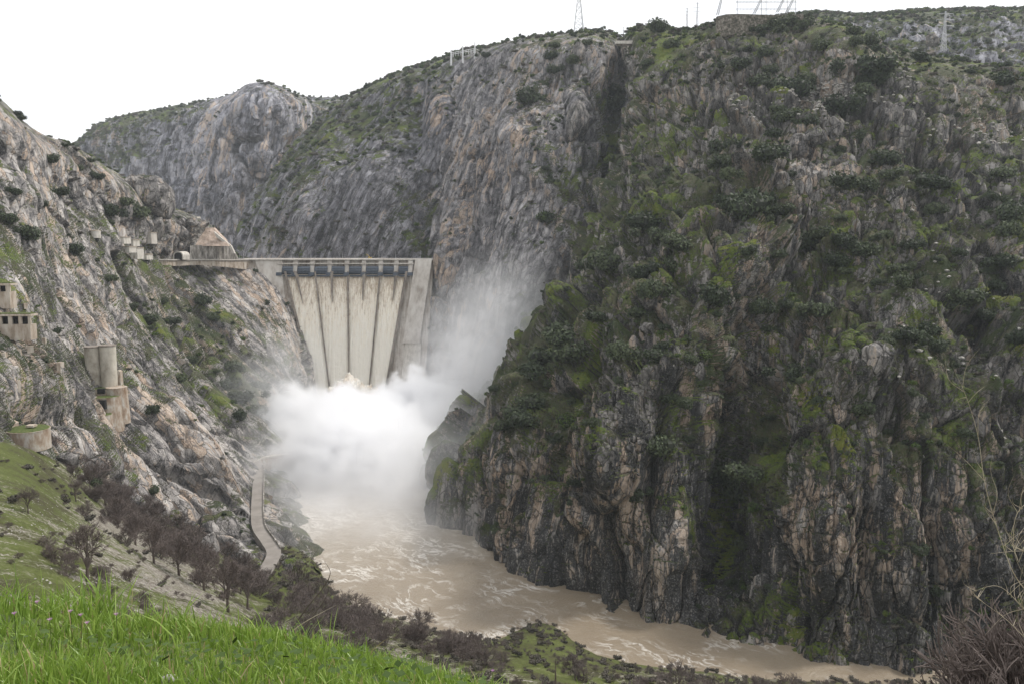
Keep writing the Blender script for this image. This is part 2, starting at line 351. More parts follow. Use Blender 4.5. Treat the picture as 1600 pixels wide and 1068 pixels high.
def patch(name, cols, step, mat, adir, layers, flip=False, wstep=2.4, veg=(0., []), tan=(0., []), dark=(0., []), cap=None, damp=None, relief=None, ledge=.9, kind='structure', label=None, smooth=False, gully=0., seed=0, world_pts=False):
    A = np.array([[p if world_pts else at(*p) for p in c] for c in cols])
    # samples per segment from projected length
    px, py, _ = proj(A.reshape(-1, 3)); px = px.reshape(A.shape[:2]); py = py.reshape(A.shape[:2])
    def samples(dx, dy, ax):
        L = np.sqrt(dx*dx+dy*dy); WL = np.linalg.norm(np.diff(A, axis=ax), axis=2)
        L = np.maximum(np.percentile(L, 70, axis=1-ax), np.minimum(np.percentile(WL, 60, axis=1-ax)/wstep*step, 120 if ax else 90))
        ts = []
        for i, l in enumerate(L):
            k = int(np.clip(round(l/step), 3, cap or 400)); ts += list(i+np.arange(k)/k)
        ts.append(len(L)); return np.array(ts)
    tu = samples(np.diff(px, axis=0), np.diff(py, axis=0), 0); tv = samples(np.diff(px, axis=1), np.diff(py, axis=1), 1)
    G = catmull(catmull(A, tu, 0), tv, 1)
    N = grid_normals(G)
    if flip: N = -N
    nu, nv = G.shape[:2]; P = G.reshape(-1, 3); Nn = N.reshape(-1, 3)
    bx, by, _ = proj(P)
    a, b, c = basis_of(adir)
    warp = np.stack([fbm(P/70., 3, seed+1), fbm(P/70., 3, seed+2), fbm(P/70., 3, seed+3)], 1)
    sp_ = np.maximum(np.linalg.norm(np.gradient(G, axis=0), axis=2), np.linalg.norm(np.gradient(G, axis=1), axis=2)).reshape(-1)
    d = np.zeros(len(P)); cellv = np.zeros(len(P)); wsum = 0; joint = np.zeros(len(P))
    if gully:
        Q = np.stack([P@a/130., P@b/34., P@c/34.], 1)+warp*.5
        d += gully*ridged(Q, 3, seed+40)
    for li, (size, amp, stretch, tilt, crack, *zone) in enumerate(layers):
        Pw = P+warp*size*.55+np.stack([fbm(P/(size*.5), 2, seed+60+li), fbm(P/(size*.5), 2, seed+70+li), fbm(P/(size*.5), 2, seed+80+li)], 1)*size*.10
        Q = np.stack([Pw@a/(size*stretch), Pw@b/size, Pw@c/size], 1)
        F1, F2, ID, V = worley(Q, seed+li*11)
        if zone: att0 = sstep(520, 660, by) if zone[0] == 'lo' else 1-sstep(560, 700, by)
        else: att0 = 1.
        T = np.stack([hid(ID, 1)-.5, hid(ID, 2)-.5, hid(ID, 3)-.5], 1)*2; T[:, 0] -= ledge
        e = F2-F1; att_ = att0*np.clip((size/sp_-2.6)/2.6, 0, 1)*(.3+1.05*sstep(-.35, .35, fbm(P/(size*3.+20), 3, seed+30+li)))
        plate = (ID*2-1)*.65+(V*T).sum(1)*tilt
        # weathered edges: round off close to the joint
        d += att_*amp*(plate-crack*np.exp(-(e/.06)**2)-.25*np.exp(-(e/.22)**2))
        joint = np.maximum(joint, np.clip(att_, 0, 1)*np.exp(-(e/(.035+.02*li))**2)*(.45+.55*vnoise(P/(size*.8), seed+li)))
        w = 1/(li+1.); cellv += w*hid(ID, 5)*att0; wsum = wsum+w*att0
    d += .5*fbm(P/3., 3, seed+90)+1.6*fbm(P/22., 3, seed+95)
    d -= np.mean(d)*.7
    rowt = np.tile(tv, nu); nr = A.shape[1]; top = .3+.7*np.clip((nr-2-rowt)/.8, 0, 1)
    if relief is not None: d = d+blobs(bx, by, relief)
    d = d*top
    fac = np.ones(len(P)) if damp is None else np.clip(1-blobs(bx, by, damp), 0, 1)
    iv = np.tile(np.arange(nv), nu)
    P2 = P+Nn*(d*fac)[:, None]
    G2 = P2.reshape(nu, nv, 3); N2 = grid_normals(G2); 
    if flip: N2 = -N2
    idx = np.arange(nu*nv).reshape(nu, nv)
    q = np.stack([idx[:-1, :-1], idx[1:, :-1], idx[1:, 1:], idx[:-1, 1:]], -1).reshape(-1, 4)
    if flip: q = q[:, ::-1]
    att = dict(joint=np.clip(joint, 0, 1), cell=cellv/np.maximum(wsum, 1e-6), veg=np.clip(veg[0]+blobs(bx, by, veg[1]), -.6, 1.2), tan=np.clip(tan[0]+blobs(bx, by, tan[1]), -1, 1), dark=np.clip(dark[0]+blobs(bx, by, dark[1]), -1, 1))
    me = mesh_np(name, P2, q, mat, smooth, att); o = link(name, me)
    tag(o, label=label, kind=kind)
    fx, fy, fz = proj(P2)
    PATCH[o.name] = dict(P=P2, N=N2.reshape(-1, 3), px=fx, py=fy, z=fz, veg=att['veg'], shape=(nu, nv))
    return o
# ------------------------------------------------------------------ the gorge
def wl(px, py, dz=-6, dy=4):      # a point a little under the water line seen at this pixel
    p = onz(px, py); return (px, 534+F*0 if False else py+6, p[1]-dy)
def wcol(px, py, rest):           # column starting under water
    Y = onz(px, py)[1]
    p0 = at(px, py, Y); r = [p0+np.array([0, -3., -9.]), p0]
    return r+[at(*q) for q in rest]

A_cols = [
 [at(640, 800, 640)-(0, 0, 40), at(650, 790, 640), at(675, 730, 650), at(700, 680, 660), at(740, 620, 670), at(800, 560, 690), at(850, 490, 710), at(905, 420, 740), at(935, 350, 770), at(955, 280, 810), at(960, 210, 850), at(963, 140, 895), at(966, 76, 940), at(960, 70, 1100)],
 wcol(690, 797, [(705, 740, 480), (738, 690, 492), (770, 640, 508), (808, 590, 525), (850, 530, 548), (892, 470, 575), (925, 400, 605), (952, 320, 650), (972, 240, 710), (980, 160, 780), (992, 54, 870), (995, 50, 1050)]),
 wcol(768, 852, [(772, 800, 421), (785, 735, 430), (805, 680, 442), (835, 620, 458), (875, 560, 478), (915, 500, 500), (955, 430, 530), (990, 350, 575), (1008, 260, 640), (1015, 170, 720), (1022, 52, 830), (1030, 48, 1000)]),
 wcol(808, 885, [(812, 820, 392), (822, 750, 402), (838, 690, 415), (865, 630, 428), (900, 570, 446), (940, 500, 472), (980, 430, 503), (1020, 350, 550), (1042, 260, 620), (1050, 170, 705), (1055, 56, 812), (1060, 52, 1000)]),
 wcol(880, 925, [(882, 860, 360), (885, 790, 368), (890, 720, 378), (905, 650, 390), (935, 580, 408), (975, 500, 438), (1015, 430, 472), (1050, 350, 525), (1072, 260, 600), (1080, 170, 685), (1085, 56, 790), (1090, 52, 1000)]),
 wcol(985, 963, [(975, 890, 338), (965, 800, 346), (960, 720, 356), (970, 640, 368), (995, 560, 388), (1030, 480, 420), (1065, 410, 455), (1090, 330, 510), (1105, 250, 585), (1112, 160, 670), (1115, 48, 765), (1118, 44, 1000)]),
 wcol(1060, 975, [(1060, 900, 332), (1058, 820, 340), (1055, 730, 352), (1055, 640, 362), (1070, 560, 378), (1100, 480, 402), (1135, 400, 435), (1160, 330, 490), (1165, 240, 570), (1165, 150, 655), (1165, 46, 755), (1168, 42, 1000)]),
 wcol(1140, 992, [(1120, 910, 345), (1110, 830, 362), (1110, 740, 376), (1120, 650, 388), (1145, 560, 398), (1175, 490, 414), (1195, 420, 445), (1210, 340, 500), (1215, 240, 570), (1218, 140, 650), (1220, 44, 748), (1222, 40, 1000)]),
 wcol(1200, 1008, [(1190, 930, 325), (1175, 840, 345), (1165, 750, 364), (1170, 660, 380), (1195, 570, 396), (1220, 500, 418), (1240, 430, 450), (1258, 350, 500), (1268, 250, 565), (1270, 150, 640), (1275, 46, 735), (1278, 42, 1000)]),
 wcol(1270, 1026, [(1265, 930, 306), (1258, 840, 316), (1245, 760, 328), (1240, 680, 344), (1255, 600, 364), (1280, 520, 392), (1300, 440, 432), (1312, 350, 490), (1318, 260, 552), (1322, 160, 620), (1330, 60, 715), (1340, 56, 960)]),
 wcol(1340, 1034, [(1335, 940, 302), (1325, 850, 311), (1315, 770, 322), (1315, 690, 336), (1325, 610, 354), (1345, 530, 382), (1360, 450, 422), (1370, 360, 480), (1375, 270, 540), (1385, 180, 605), (1400, 95, 690), (1410, 85, 900)]),
 wcol(1420, 1036, [(1415, 940, 302), (1405, 850, 311), (1400, 770, 322), (1400, 690, 336), (1410, 610, 354), (1425, 530, 382), (1435, 450, 420), (1440, 370, 475), (1440, 290, 530), (1445, 200, 600), (1455, 100, 680), (1465, 92, 880)]),
 wcol(1500, 1040, [(1495, 940, 300), (1490, 850, 310), (1485, 770, 322), (1485, 690, 338), (1495, 610, 358), (1510, 530, 388), (1520, 450, 428), (1525, 370, 480), (1525, 290, 535), (1530, 200, 605), (1535, 115, 690), (1545, 105, 880)]),
 wcol(1620, 1046, [(1620, 940, 298), (1615, 850, 310), (1610, 770, 324), (1610, 690, 342), (1620, 610, 362), (1630, 530, 394), (1635, 450, 434), (1640, 370, 485), (1640, 290, 540), (1640, 200, 610), (1640, 120, 700), (1650, 110, 890)]),
 wcol(1900, 1060, [(1900, 940, 290), (1900, 850, 303), (1900, 770, 318), (1900, 690, 336), (1900, 610, 358), (1900, 530, 390), (1900, 450, 430), (1900, 370, 480), (1900, 290, 535), (1900, 200, 610), (1900, 120, 700), (1900, 110, 890)]),
]
A_cols = [[np.asarray(p, float) for p in c] for c in A_cols]
patch('cliff', A_cols, STEP, M['rock_right'], (.12, .3, 1),
      [(48, 12, 1.8, 1., .25), (15, 4.8, 3.2, .9, .35, 'lo'), (7, 2.4, 3.6, .8, .5, 'lo'), (22, 7, 1.3, 1., .3, 'hi'), (9, 3.4, 1.3, 1., .4, 'hi'), (3.4, 1.0, 1.5, .9, .4)], gully=9., cap=110, seed=5, world_pts=True,
      relief=[(968, 190, 10, 120, 0, -20), (1125, 760, 28, 110, 4, -18), (1195, 640, 26, 120, -10, -16), (1230, 560, 40, 40, 0, -8), (1095, 640, 18, 80, 4, 12), (960, 700, 50, 90, 8, 9), (870, 720, 22, 120, 10, -9), (1010, 800, 16, 120, 8, -8), (1050, 860, 34, 90, 10, 10), (945, 520, 12, 90, 38, 7), (975, 560, 14, 80, 38, -6),
              (1180, 400, 50, 60, 0, 16), (1150, 300, 70, 22, -30, 12), (1060, 400, 22, 110, 40, 9), (1025, 420, 16, 110, 40, -9), (1280, 300, 60, 55, 10, 14), (1340, 330, 50, 30, 0, 8), (1440, 480, 80, 30, -10, 10), (1320, 620, 70, 40, -20, 12), (1300, 860, 26, 120, 5, 10), (1355, 880, 18, 130, -3, -13), (1420, 900, 30, 110, 4, 9), (1470, 860, 16, 120, -6, -12), (1240, 900, 20, 100, 6, -9), (1540, 600, 22, 80, 25, 12), (1590, 560, 30, 50, 0, 10), (1240, 215, 70, 30, -35, 10), (1300, 80, 60, 40, 0, 10), (1130, 140, 60, 50, 0, 9), (1210, 170, 30, 60, 0, -9), (800, 700, 20, 90, 15, 8)],
      label='dark mossy granite cliff along the right bank of the river',
      veg=(.36, [(1180, 400, 50, 50, 0, -.35), (1250, 300, 40, 50, 0, -.45), (1310, 320, 40, 40, 0, -.2), (1100, 400, 260, 170, 0, .22), (1400, 450, 260, 130, 0, .24), (870, 560, 90, 70, -50, .45), (1150, 700, 70, 130, 0, .28), (1340, 640, 120, 60, 0, .35), (1000, 230, 60, 150, 0, .2), (880, 870, 160, 110, 0, -.45), (1350, 900, 260, 110, 0, -.35), (980, 760, 60, 150, 10, -.25), (1290, 150, 90, 60, 0, -.15), (1170, 480, 50, 60, 0, -.2),(1060, 930, 80, 60, 0, -.2)]),
      tan=(-.1, [(1000, 300, 200, 200, 0, -.12), (1450, 450, 200, 150, 0, -.12), (1350, 800, 260, 130, 0, .2), (930, 800, 160, 160, 0, .1), (830, 760, 50, 110, 0, .42), (940, 740, 90, 110, 0, .34), (980, 600, 50, 50, 0, .2), (1095, 620, 22, 90, 5, .7), (1260, 850, 90, 110, 0, .3), (1450, 790, 90, 80, 0, .5), (1280, 230, 70, 40, 0, .25), (1180, 400, 20, 60, 0, .5), (1150, 900, 60, 120, 0, -.4)]),
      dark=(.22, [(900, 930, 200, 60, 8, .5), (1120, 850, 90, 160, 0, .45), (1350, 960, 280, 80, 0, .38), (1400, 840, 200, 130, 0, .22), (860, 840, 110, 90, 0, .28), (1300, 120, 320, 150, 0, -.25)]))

B_cols = [
 [(640, 700, 860), (645, 600, 862), (652, 500, 868), (662, 410, 880), (675, 350, 900), (688, 290, 930), (700, 230, 960), (708, 170, 1000), (715, 120, 1050), (725, 86, 1100), (740, 80, 1300)],
 [(662, 720, 800), (668, 620, 808), (676, 520, 818), (690, 425, 834), (712, 350, 850), (738, 290, 868), (755, 230, 890), (762, 170, 925), (768, 120, 970), (776, 75, 1030), (790, 70, 1250)],
 [(672, 790, 640), (690, 660, 730), (702, 560, 762), (722, 450, 795), (748, 370, 812), (775, 305, 828), (792, 240, 846), (800, 175, 880), (808, 120, 930), (816, 66, 990), (830, 60, 1250)],
 [(676, 800, 590), (715, 650, 690), (742, 540, 725), (765, 440, 756), (790, 360, 776), (812, 300, 792), (828, 235, 812), (836, 170, 850), (842, 120, 900), (850, 64, 960), (860, 58, 1250)],
 [(680, 800, 560), (735, 640, 672), (775, 530, 700), (805, 430, 728), (830, 350, 750), (850, 290, 770), (862, 225, 796), (868, 165, 838), (874, 120, 884), (880, 60, 945), (890, 55, 1250)],
 [(690, 800, 560), (760, 640, 668), (810, 540, 695), (850, 440, 715), (880, 360, 742), (898, 290, 768), (908, 220, 800), (912, 160, 840), (918, 115, 880), (922, 57, 940), (930, 52, 1250)],
 [(700, 800, 600), (770, 660, 690), (840, 560, 715), (885, 450, 738), (915, 370, 768), (936, 290, 800), (946, 220, 838), (950, 160, 880), (955, 115, 910), (958, 62, 960), (965, 58, 1250)],
 [(720, 800, 660), (800, 660, 760), (860, 560, 780), (905, 450, 800), (935, 370, 825), (955, 290, 850), (962, 220, 880), (965, 160, 915), (970, 115, 945), (975, 80, 985), (985, 76, 1250)],
 [(780, 780, 560), (840, 640, 620), (900, 530, 650), (945, 440, 690), (975, 350, 730), (990, 280, 780), (995, 210, 830), (1000, 150, 880), (1005, 110, 920), (1008, 66, 960), (1015, 60, 1250)],
]
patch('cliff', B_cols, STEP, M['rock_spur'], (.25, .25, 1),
      [(48, 10, 2.6, .8, .3), (18, 4, 3., .7, .3), (7, 1.0, 2.4, .7, .3)], gully=7, wstep=3.5, cap=70, seed=105,
      relief=[(955, 200, 10, 120, 0, -9), (775, 290, 22, 70, 20, 16), (730, 330, 14, 90, 15, -12), (830, 230, 34, 40, 0, 15), (860, 300, 60, 12, 45, 12), (900, 250, 26, 60, -25, -12), (700, 400, 12, 70, 8, 12), (740, 440, 12, 90, 18, -10), (800, 430, 18, 90, 14, 10), (880, 380, 30, 50, 0, 12), (905, 170, 22, 40, 0, 14), (850, 150, 14, 50, 10, -10)],
      label='pale granite spur with tan faces between the dam and the deep side gully',
      veg=(-.02, [(900, 330, 50, 120, -20, .4), (955, 200, 26, 140, 0, .6), (860, 110, 70, 50, 0, .25), (740, 290, 120, 100, 0, -.3), (800, 250, 40, 50, 0, -.2), (860, 270, 60, 25, 40, .35), (760, 520, 80, 80, 0, -.3)]),
      tan=(-.14, [(770, 270, 40, 60, 10, .4), (830, 225, 26, 26, 0, .45), (700, 430, 24, 80, 0, .3), (720, 340, 30, 60, 0, .2), (820, 480, 60, 80, 0, -.3)]),
      dark=(-.12, [(930, 300, 30, 160, 0, .25), (870, 450, 60, 60, 0, .15)]))

C_cols = [
 [(340, 480, 1080), (350, 420, 1090), (362, 375, 1105), (384, 325, 1130), (420, 275, 1165), (455, 232, 1200), (490, 195, 1240), (538, 158, 1300), (560, 150, 1600)],
 [(405, 480, 930), (412, 420, 945), (420, 375, 965), (438, 325, 995), (468, 275, 1035), (500, 225, 1080), (535, 185, 1135), (572, 142, 1210), (590, 136, 1600)],
 [(470, 480, 895), (478, 420, 908), (488, 375, 924), (505, 320, 950), (530, 265, 985), (560, 215, 1035), (592, 170, 1095), (622, 118, 1180), (635, 112, 1600)],
 [(530, 480, 880), (538, 420, 892), (548, 375, 906), (568, 315, 930), (592, 255, 965), (618, 205, 1010), (640, 160, 1065), (660, 106, 1150), (670, 100, 1600)],
 [(600, 480, 868), (606, 420, 880), (615, 370, 895), (632, 310, 920), (655, 250, 950), (672, 200, 985), (685, 150, 1040), (700, 94, 1120), (715, 88, 1500)],
 [(650, 480, 862), (655, 420, 874), (664, 370, 890), (680, 310, 915), (700, 250, 945), (712, 195, 980), (720, 140, 1035), (735, 82, 1110), (750, 78, 1500)],
 [(760, 480, 870), (765, 420, 882), (774, 370, 900), (785, 310, 925), (795, 250, 950), (800, 195, 990), (805, 140, 1035), (810, 80, 1110), (815, 76, 1500)],
]
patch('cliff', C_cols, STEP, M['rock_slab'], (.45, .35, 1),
      [(50, 5.5, 3.2, .5, .3), (17, 2.2, 4.4, .5, .35), (7, .6, 3.4, .5, .3)], gully=6, wstep=4, ledge=.4, cap=60, seed=205,
      relief=[(590, 290, 40, 80, 25, 18), (540, 240, 14, 70, 35, -14), (520, 270, 22, 26, 0, 14), (480, 330, 34, 60, 25, 14), (500, 390, 14, 50, 20, -10), (660, 330, 18, 80, 18, -16), (690, 190, 26, 50, 0, 20), (655, 190, 12, 50, 5, -12), (640, 370, 20, 50, 15, 10)],
      label='grey slabby rock face streaked with moss rising behind the dam crest',
      veg=(.10, [(660, 350, 30, 60, -20, .45), (600, 170, 100, 30, -20, .3), (480, 240, 70, 40, -50, .3), (430, 380, 40, 30, 0, .25), (570, 300, 60, 60, 0, -.2), (690, 190, 30, 60, 0, -.3)]),
      tan=(-.35, [(690, 190, 24, 45, 0, .85), (640, 140, 60, 30, 0, .2)]),
      dark=(.02, [(580, 380, 90, 40, 0, .2), (440, 340, 30, 80, 25, .15)]))

D_cols = [
 [(60, 440, 1750), (60, 400, 1760), (70, 340, 1780), (85, 290, 1800), (100, 250, 1850), (112, 232, 1900), (120, 228, 2200)],
 [(120, 440, 1700), (125, 400, 1710), (135, 340, 1730), (145, 290, 1760), (155, 240, 1800), (165, 196, 1860), (170, 192, 2200)],
 [(200, 440, 1600), (205, 400, 1610), (210, 345, 1630), (220, 290, 1660), (235, 235, 1700), (250, 178, 1780), (255, 174, 2200)],
 [(265, 440, 1520), (270, 400, 1528), (278, 345, 1545), (288, 290, 1570), (300, 230, 1620), (315, 166, 1720), (320, 162, 2200)],
 [(300, 440, 1450), (308, 400, 1455), (318, 345, 1465), (330, 285, 1480), (345, 225, 1510), (362, 158, 1570), (368, 150, 2000)],
 [(345, 440, 1420), (350, 400, 1424), (360, 345, 1432), (370, 285, 1445), (380, 220, 1465), (390, 143, 1510), (395, 138, 2000)],
 [(400, 440, 1420), (404, 400, 1424), (410, 345, 1430), (416, 285, 1442), (422, 220, 1460), (428, 142, 1505), (432, 138, 2000)],
 [(450, 440, 1460), (452, 400, 1465), (455, 345, 1475), (458, 285, 1490), (462, 225, 1510), (468, 158, 1560), (470, 154, 2000)],
 [(490, 440, 1560), (490, 400, 1565), (492, 345, 1580), (495, 285, 1600), (498, 225, 1640), (502, 160, 1750), (505, 157, 2100)],
 [(620, 440, 1600), (620, 400, 1605), (620, 345, 1620), (620, 285, 1640), (620, 225, 1690), (620, 152, 1800), (620, 150, 2200)],
]
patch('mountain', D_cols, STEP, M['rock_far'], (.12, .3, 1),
      [(80, 12, 3.4, .7, .3), (30, 5, 3.6, .7, .35), (13, 1.5, 2.8, .7, .3)], gully=14, wstep=6, cap=50, seed=305,
      relief=[(395, 260, 40, 140, 0, 20), (325, 260, 7, 110, 12, -14), (440, 260, 6, 120, -4, -10), (290, 320, 8, 60, 12, 16), (270, 300, 10, 60, 12, -14), (220, 260, 50, 30, -20, 20)],
      label='distant pale cliff with a domed top upstream of the dam',
      veg=(.0, [(170, 230, 90, 60, -10, .55), (290, 180, 60, 20, 0, .4), (500, 190, 60, 30, 0, .6), (380, 270, 80, 150, 0, -.7), (240, 290, 60, 50, 0, -.1), (330, 230, 14, 50, 15, .5)]),
      tan=(-.2, [(340, 260, 40, 60, 0, .12), (330, 290, 40, 50, 0, .1)]),
      dark=(-.1, [(250, 280, 60, 60, 0, .15)]))

# far hill on the upper right, beyond the near crest
H_cols = [
 [(1150, 220, 1150), (1150, 150, 1170), (1150, 100, 1250), (1150, 60, 1330), (1150, 40, 1400), (1150, 36, 1800)],
 [(1250, 220, 1050), (1252, 150, 1080), (1255, 90, 1170), (1258, 50, 1270), (1262, 24, 1400), (1264, 22, 1800)],
 [(1320, 220, 960), (1325, 150, 1000), (1330, 90, 1100), (1335, 50, 1220), (1345, 28, 1380), (1348, 26, 1800)],
 [(1400, 220, 900), (1405, 150, 960), (1410, 95, 1060), (1415, 55, 1180), (1420, 22, 1380), (1424, 20, 1800)],
 [(1500, 220, 880), (1505, 150, 940), (1510, 95, 1040), (1515, 55, 1160), (1518, 20, 1350), (1520, 18, 1800)],
 [(1620, 220, 860), (1620, 150, 920), (1620, 95, 1020), (1620, 50, 1150), (1620, 18, 1320), (1620, 16, 1800)],
 [(1900, 220, 860), (1900, 150, 920), (1900, 95, 1020), (1900, 50, 1150), (1900, 10, 1320), (1900, 8, 1800)],
]
patch('hill', H_cols, STEP, M['rock_far'], (0, .5, 1), [(26, 5, 1.4, .9, .3), (9, 3, 1.3, .9, .3)], gully=9, wstep=4, cap=60, seed=405,
      label='scrubby far hillside above the right bank', veg=(.28, []), tan=(-.3, []), dark=(-.05, []))

# left bank: columns follow the fall of the slope from the water or road up to the skyline
E_cols = [
 [(-420, 900, 120), (-420, 800, 160), (-420, 700, 200), (-420, 600, 240), (-420, 500, 290), (-420, 400, 330), (-420, 290, 360), (-420, 180, 400), (-420, 60, 440), (-420, -60, 480), (-420, -80, 700)],
 [(-150, 900, 150), (-150, 800, 190), (-150, 720, 230), (-150, 630, 270), (-150, 540, 320), (-150, 440, 370), (-150, 340, 410), (-150, 240, 450), (-150, 140, 485), (-150, 30, 520), (-150, 15, 750)],
 [(-10, 840, 200), (-10, 760, 240), (-10, 690, 270), (-5, 620, 300), (-5, 550, 340), (-5, 480, 380), (-5, 400, 420), (-5, 320, 455), (-5, 250, 490), (-5, 162, 530), (-5, 152, 750)],
 [(80, 860, 240), (75, 780, 280), (70, 710, 310), (66, 640, 345), (62, 570, 385), (60, 500, 420), (58, 430, 455), (56, 360, 490), (55, 290, 530), (54, 217, 580), (55, 208, 780)],
 [(190, 880, 290), (180, 800, 330), (165, 720, 365), (150, 650, 400), (138, 580, 440), (128, 510, 480), (120, 450, 515), (112, 380, 555), (108, 310, 595), (110, 236, 640), (112, 230, 820)],
 [(290, 890, 330), (270, 810, 370), (248, 735, 410), (225, 665, 450), (208, 600, 490), (195, 540, 530), (184, 480, 570), (178, 415, 615), (176, 350, 660), (190, 287, 700), (195, 280, 860)],
 [(380, 890, 345), (352, 820, 390), (325, 750, 435), (298, 680, 480), (275, 615, 525), (256, 555, 570), (240, 500, 615), (230, 440, 665), (225, 385, 710), (240, 325, 755), (248, 318, 900)],
 [(405, 880, 350), (388, 820, 400), (372, 755, 455), (350, 690, 510), (328, 625, 560), (308, 565, 610), (292, 510, 660), (280, 460, 710), (272, 405, 770), (302, 345, 800), (305, 338, 900)],
 [(425, 900, 340), (405, 830, 398), (396, 765, 462), (390, 700, 530), (378, 640, 585), (360, 580, 635), (342, 525, 685), (328, 475, 735), (322, 415, 800), (342, 372, 822), (345, 366, 900)],
 [(490, 900, 365), (470, 830, 425), (455, 765, 490), (440, 705, 560), (428, 650, 620), (412, 595, 665), (396, 540, 710), (382, 490, 755), (372, 440, 800), (368, 408, 832), (370, 402, 900)],
 [(520, 900, 380), (500, 830, 450), (485, 765, 530), (475, 705, 600), (468, 655, 660), (455, 605, 700), (442, 555, 740), (428, 505, 778), (412, 450, 815), (398, 412, 838), (396, 408, 900)],
 [(560, 900, 400), (540, 830, 480), (520, 765, 570), (508, 710, 650), (500, 665, 710), (492, 620, 760), (484, 580, 790), (474, 530, 815), (456, 470, 838), (440, 430, 850), (436, 420, 900)],
]
patch('rock_slope', E_cols, STEP, M['rock_left'], tuple(at(330, 800, 380)-at(150, 560, 430)),
      [(34, 6.5, 5., .7, .35), (13, 3.4, 6., .7, .4), (5, 1., 4.5, .7, .45)], gully=4., ledge=.35, wstep=1.9, cap=90, seed=505,
      relief=[(60, 235, 70, 20, 50, 9), (110, 300, 90, 16, 52, -8), (170, 380, 80, 14, 55, 8), (230, 570, 120, 12, 54, -8), (300, 700, 130, 18, 52, 8), (60, 590, 60, 30, 30, 7), (80, 650, 60, 14, 5, -8), (250, 350, 20, 20, 0, 6), (340, 560, 80, 26, 50, -8), (420, 460, 60, 16, 60, 8), (440, 560, 60, 10, 62, -7), (190, 620, 20, 60, -20, -4), (20, 300, 50, 14, 50, 8)],
      label='pale slabby granite slope on the left bank',
      veg=(.08, [(300, 700, 60, 140, -50, -.3), (230, 440, 110, 40, 40, .25), (340, 570, 110, 45, 45, .32), (50, 560, 70, 50, 0, .12), (270, 720, 110, 40, 52, -.4), (60, 250, 90, 60, 45, -.15), (30, 640, 60, 50, 0, .1), (400, 440, 40, 60, 60, -.5), (20, 470, 60, 40, 0, .2), (30, 400, 60, 60, 0, .1)]),
      tan=(-.12, [(170, 290, 90, 22, 38, .25), (300, 760, 70, 25, 50, .1), (420, 480, 24, 50, -20, .22), (60, 250, 50, 60, 30, .12), (200, 650, 14, 30, 0, .5)]),
      dark=(-.12, [(100, 640, 70, 25, 0, .4), (300, 600, 60, 20, 50, .12)]), damp=[(430, 480, 40, 60, 0, .6), (400, 830, 30, 80, 0, .9), (400, 405, 60, 12, 0, .9), (300, 404, 60, 10, 0, .5)])

# bank below the viewpoint: near grass slope running down to road and river
def g(px, py, Y): return at(px, py, Y)
F_cols = [
 [at(-500, 700, 170), at(-500, 780, 120), at(-500, 900, 80), at(-500, 1000, 45), at(-500, 1080, 22), at(-500, 1150, 12)],
 [at(-150, 690, 225), at(-140, 760, 170), at(-120, 850, 115), at(-100, 960, 65), at(-80, 1050, 32), at(-50, 1150, 14)],
 [at(0, 690, 262), at(20, 745, 215), at(45, 830, 150), at(70, 930, 90), at(90, 1040, 44), at(100, 1150, 16)],
 [at(90, 720, 300), at(110, 775, 255), at(140, 850, 185), at(170, 940, 112), at(200, 1050, 52), at(220, 1150, 18)],
 [at(190, 790, 322), at(215, 835, 275), at(250, 900, 200), at(290, 980, 120), at(320, 1060, 60), at(340, 1150, 20)],
 [at(300, 835, 352), at(320, 880, 292), at(350, 940, 218), at(390, 1010, 135), at(430, 1080, 64), at(460, 1160, 22)],
 [at(385, 880, 352), at(405, 915, 315), at(430, 965, 240), at(470, 1030, 150), at(520, 1090, 72), at(560, 1170, 24)],
 [onz(450, 846, -6), onz(442, 862, 13), onz(455, 905, 12), at(500, 985, 205), at(545, 1075, 96), at(600, 1175, 25)],
 [onz(492, 868, -6), onz(484, 885, 10), at(510, 950, 270), at(570, 1020, 175), at(640, 1090, 88), at(680, 1180, 26)],
 [onz(545, 918, -6), onz(530, 940, 5), at(585, 975, 262), at(660, 1040, 180), at(740, 1100, 100), at(800, 1180, 30)],
 [onz(650, 965, -6), onz(650, 978, 3), at(690, 1010, 250), at(760, 1060, 182), at(850, 1110, 110), at(930, 1190, 34)],
 [onz(748, 988, -6), onz(765, 1000, 2), at(790, 1020, 250), at(850, 1070, 185), at(950, 1120, 115), at(1060, 1200, 36)],
 [onz(850, 962, -6), onz(848, 984, 7), at(858, 1015, 252), at(930, 1075, 190), at(1050, 1130, 118), at(1200, 1210, 38)],
 [onz(960, 1012, -6), onz(940, 1030, 3), at(985, 1055, 235), at(1040, 1090, 185), at(1160, 1140, 118), at(1330, 1220, 38)],
 [onz(1100, 1040, -6), onz(1100, 1052, 2), at(1120, 1075, 230), at(1160, 1105, 182), at(1280, 1150, 118), at(1480, 1220, 36)],
 [onz(1300, 1052, -6), onz(1310, 1066, 2), at(1320, 1085, 228), at(1350, 1115, 180), at(1460, 1150, 116), at(1640, 1200, 34)],
 [onz(1520, 1058, -6), onz(1520, 1070, 2), at(1540, 1085, 228), at(1560, 1110, 180), at(1650, 1140, 112), at(1800, 1180, 32)],
 [onz(1900, 1062, -6), onz(1900, 1074, 2), at(1920, 1085, 225), at(1950, 1105, 178), at(2000, 1120, 110), at(2050, 1160, 32)],
]
F_cols = [[np.asarray(p, float) for p in c[::-1]] for c in F_cols]
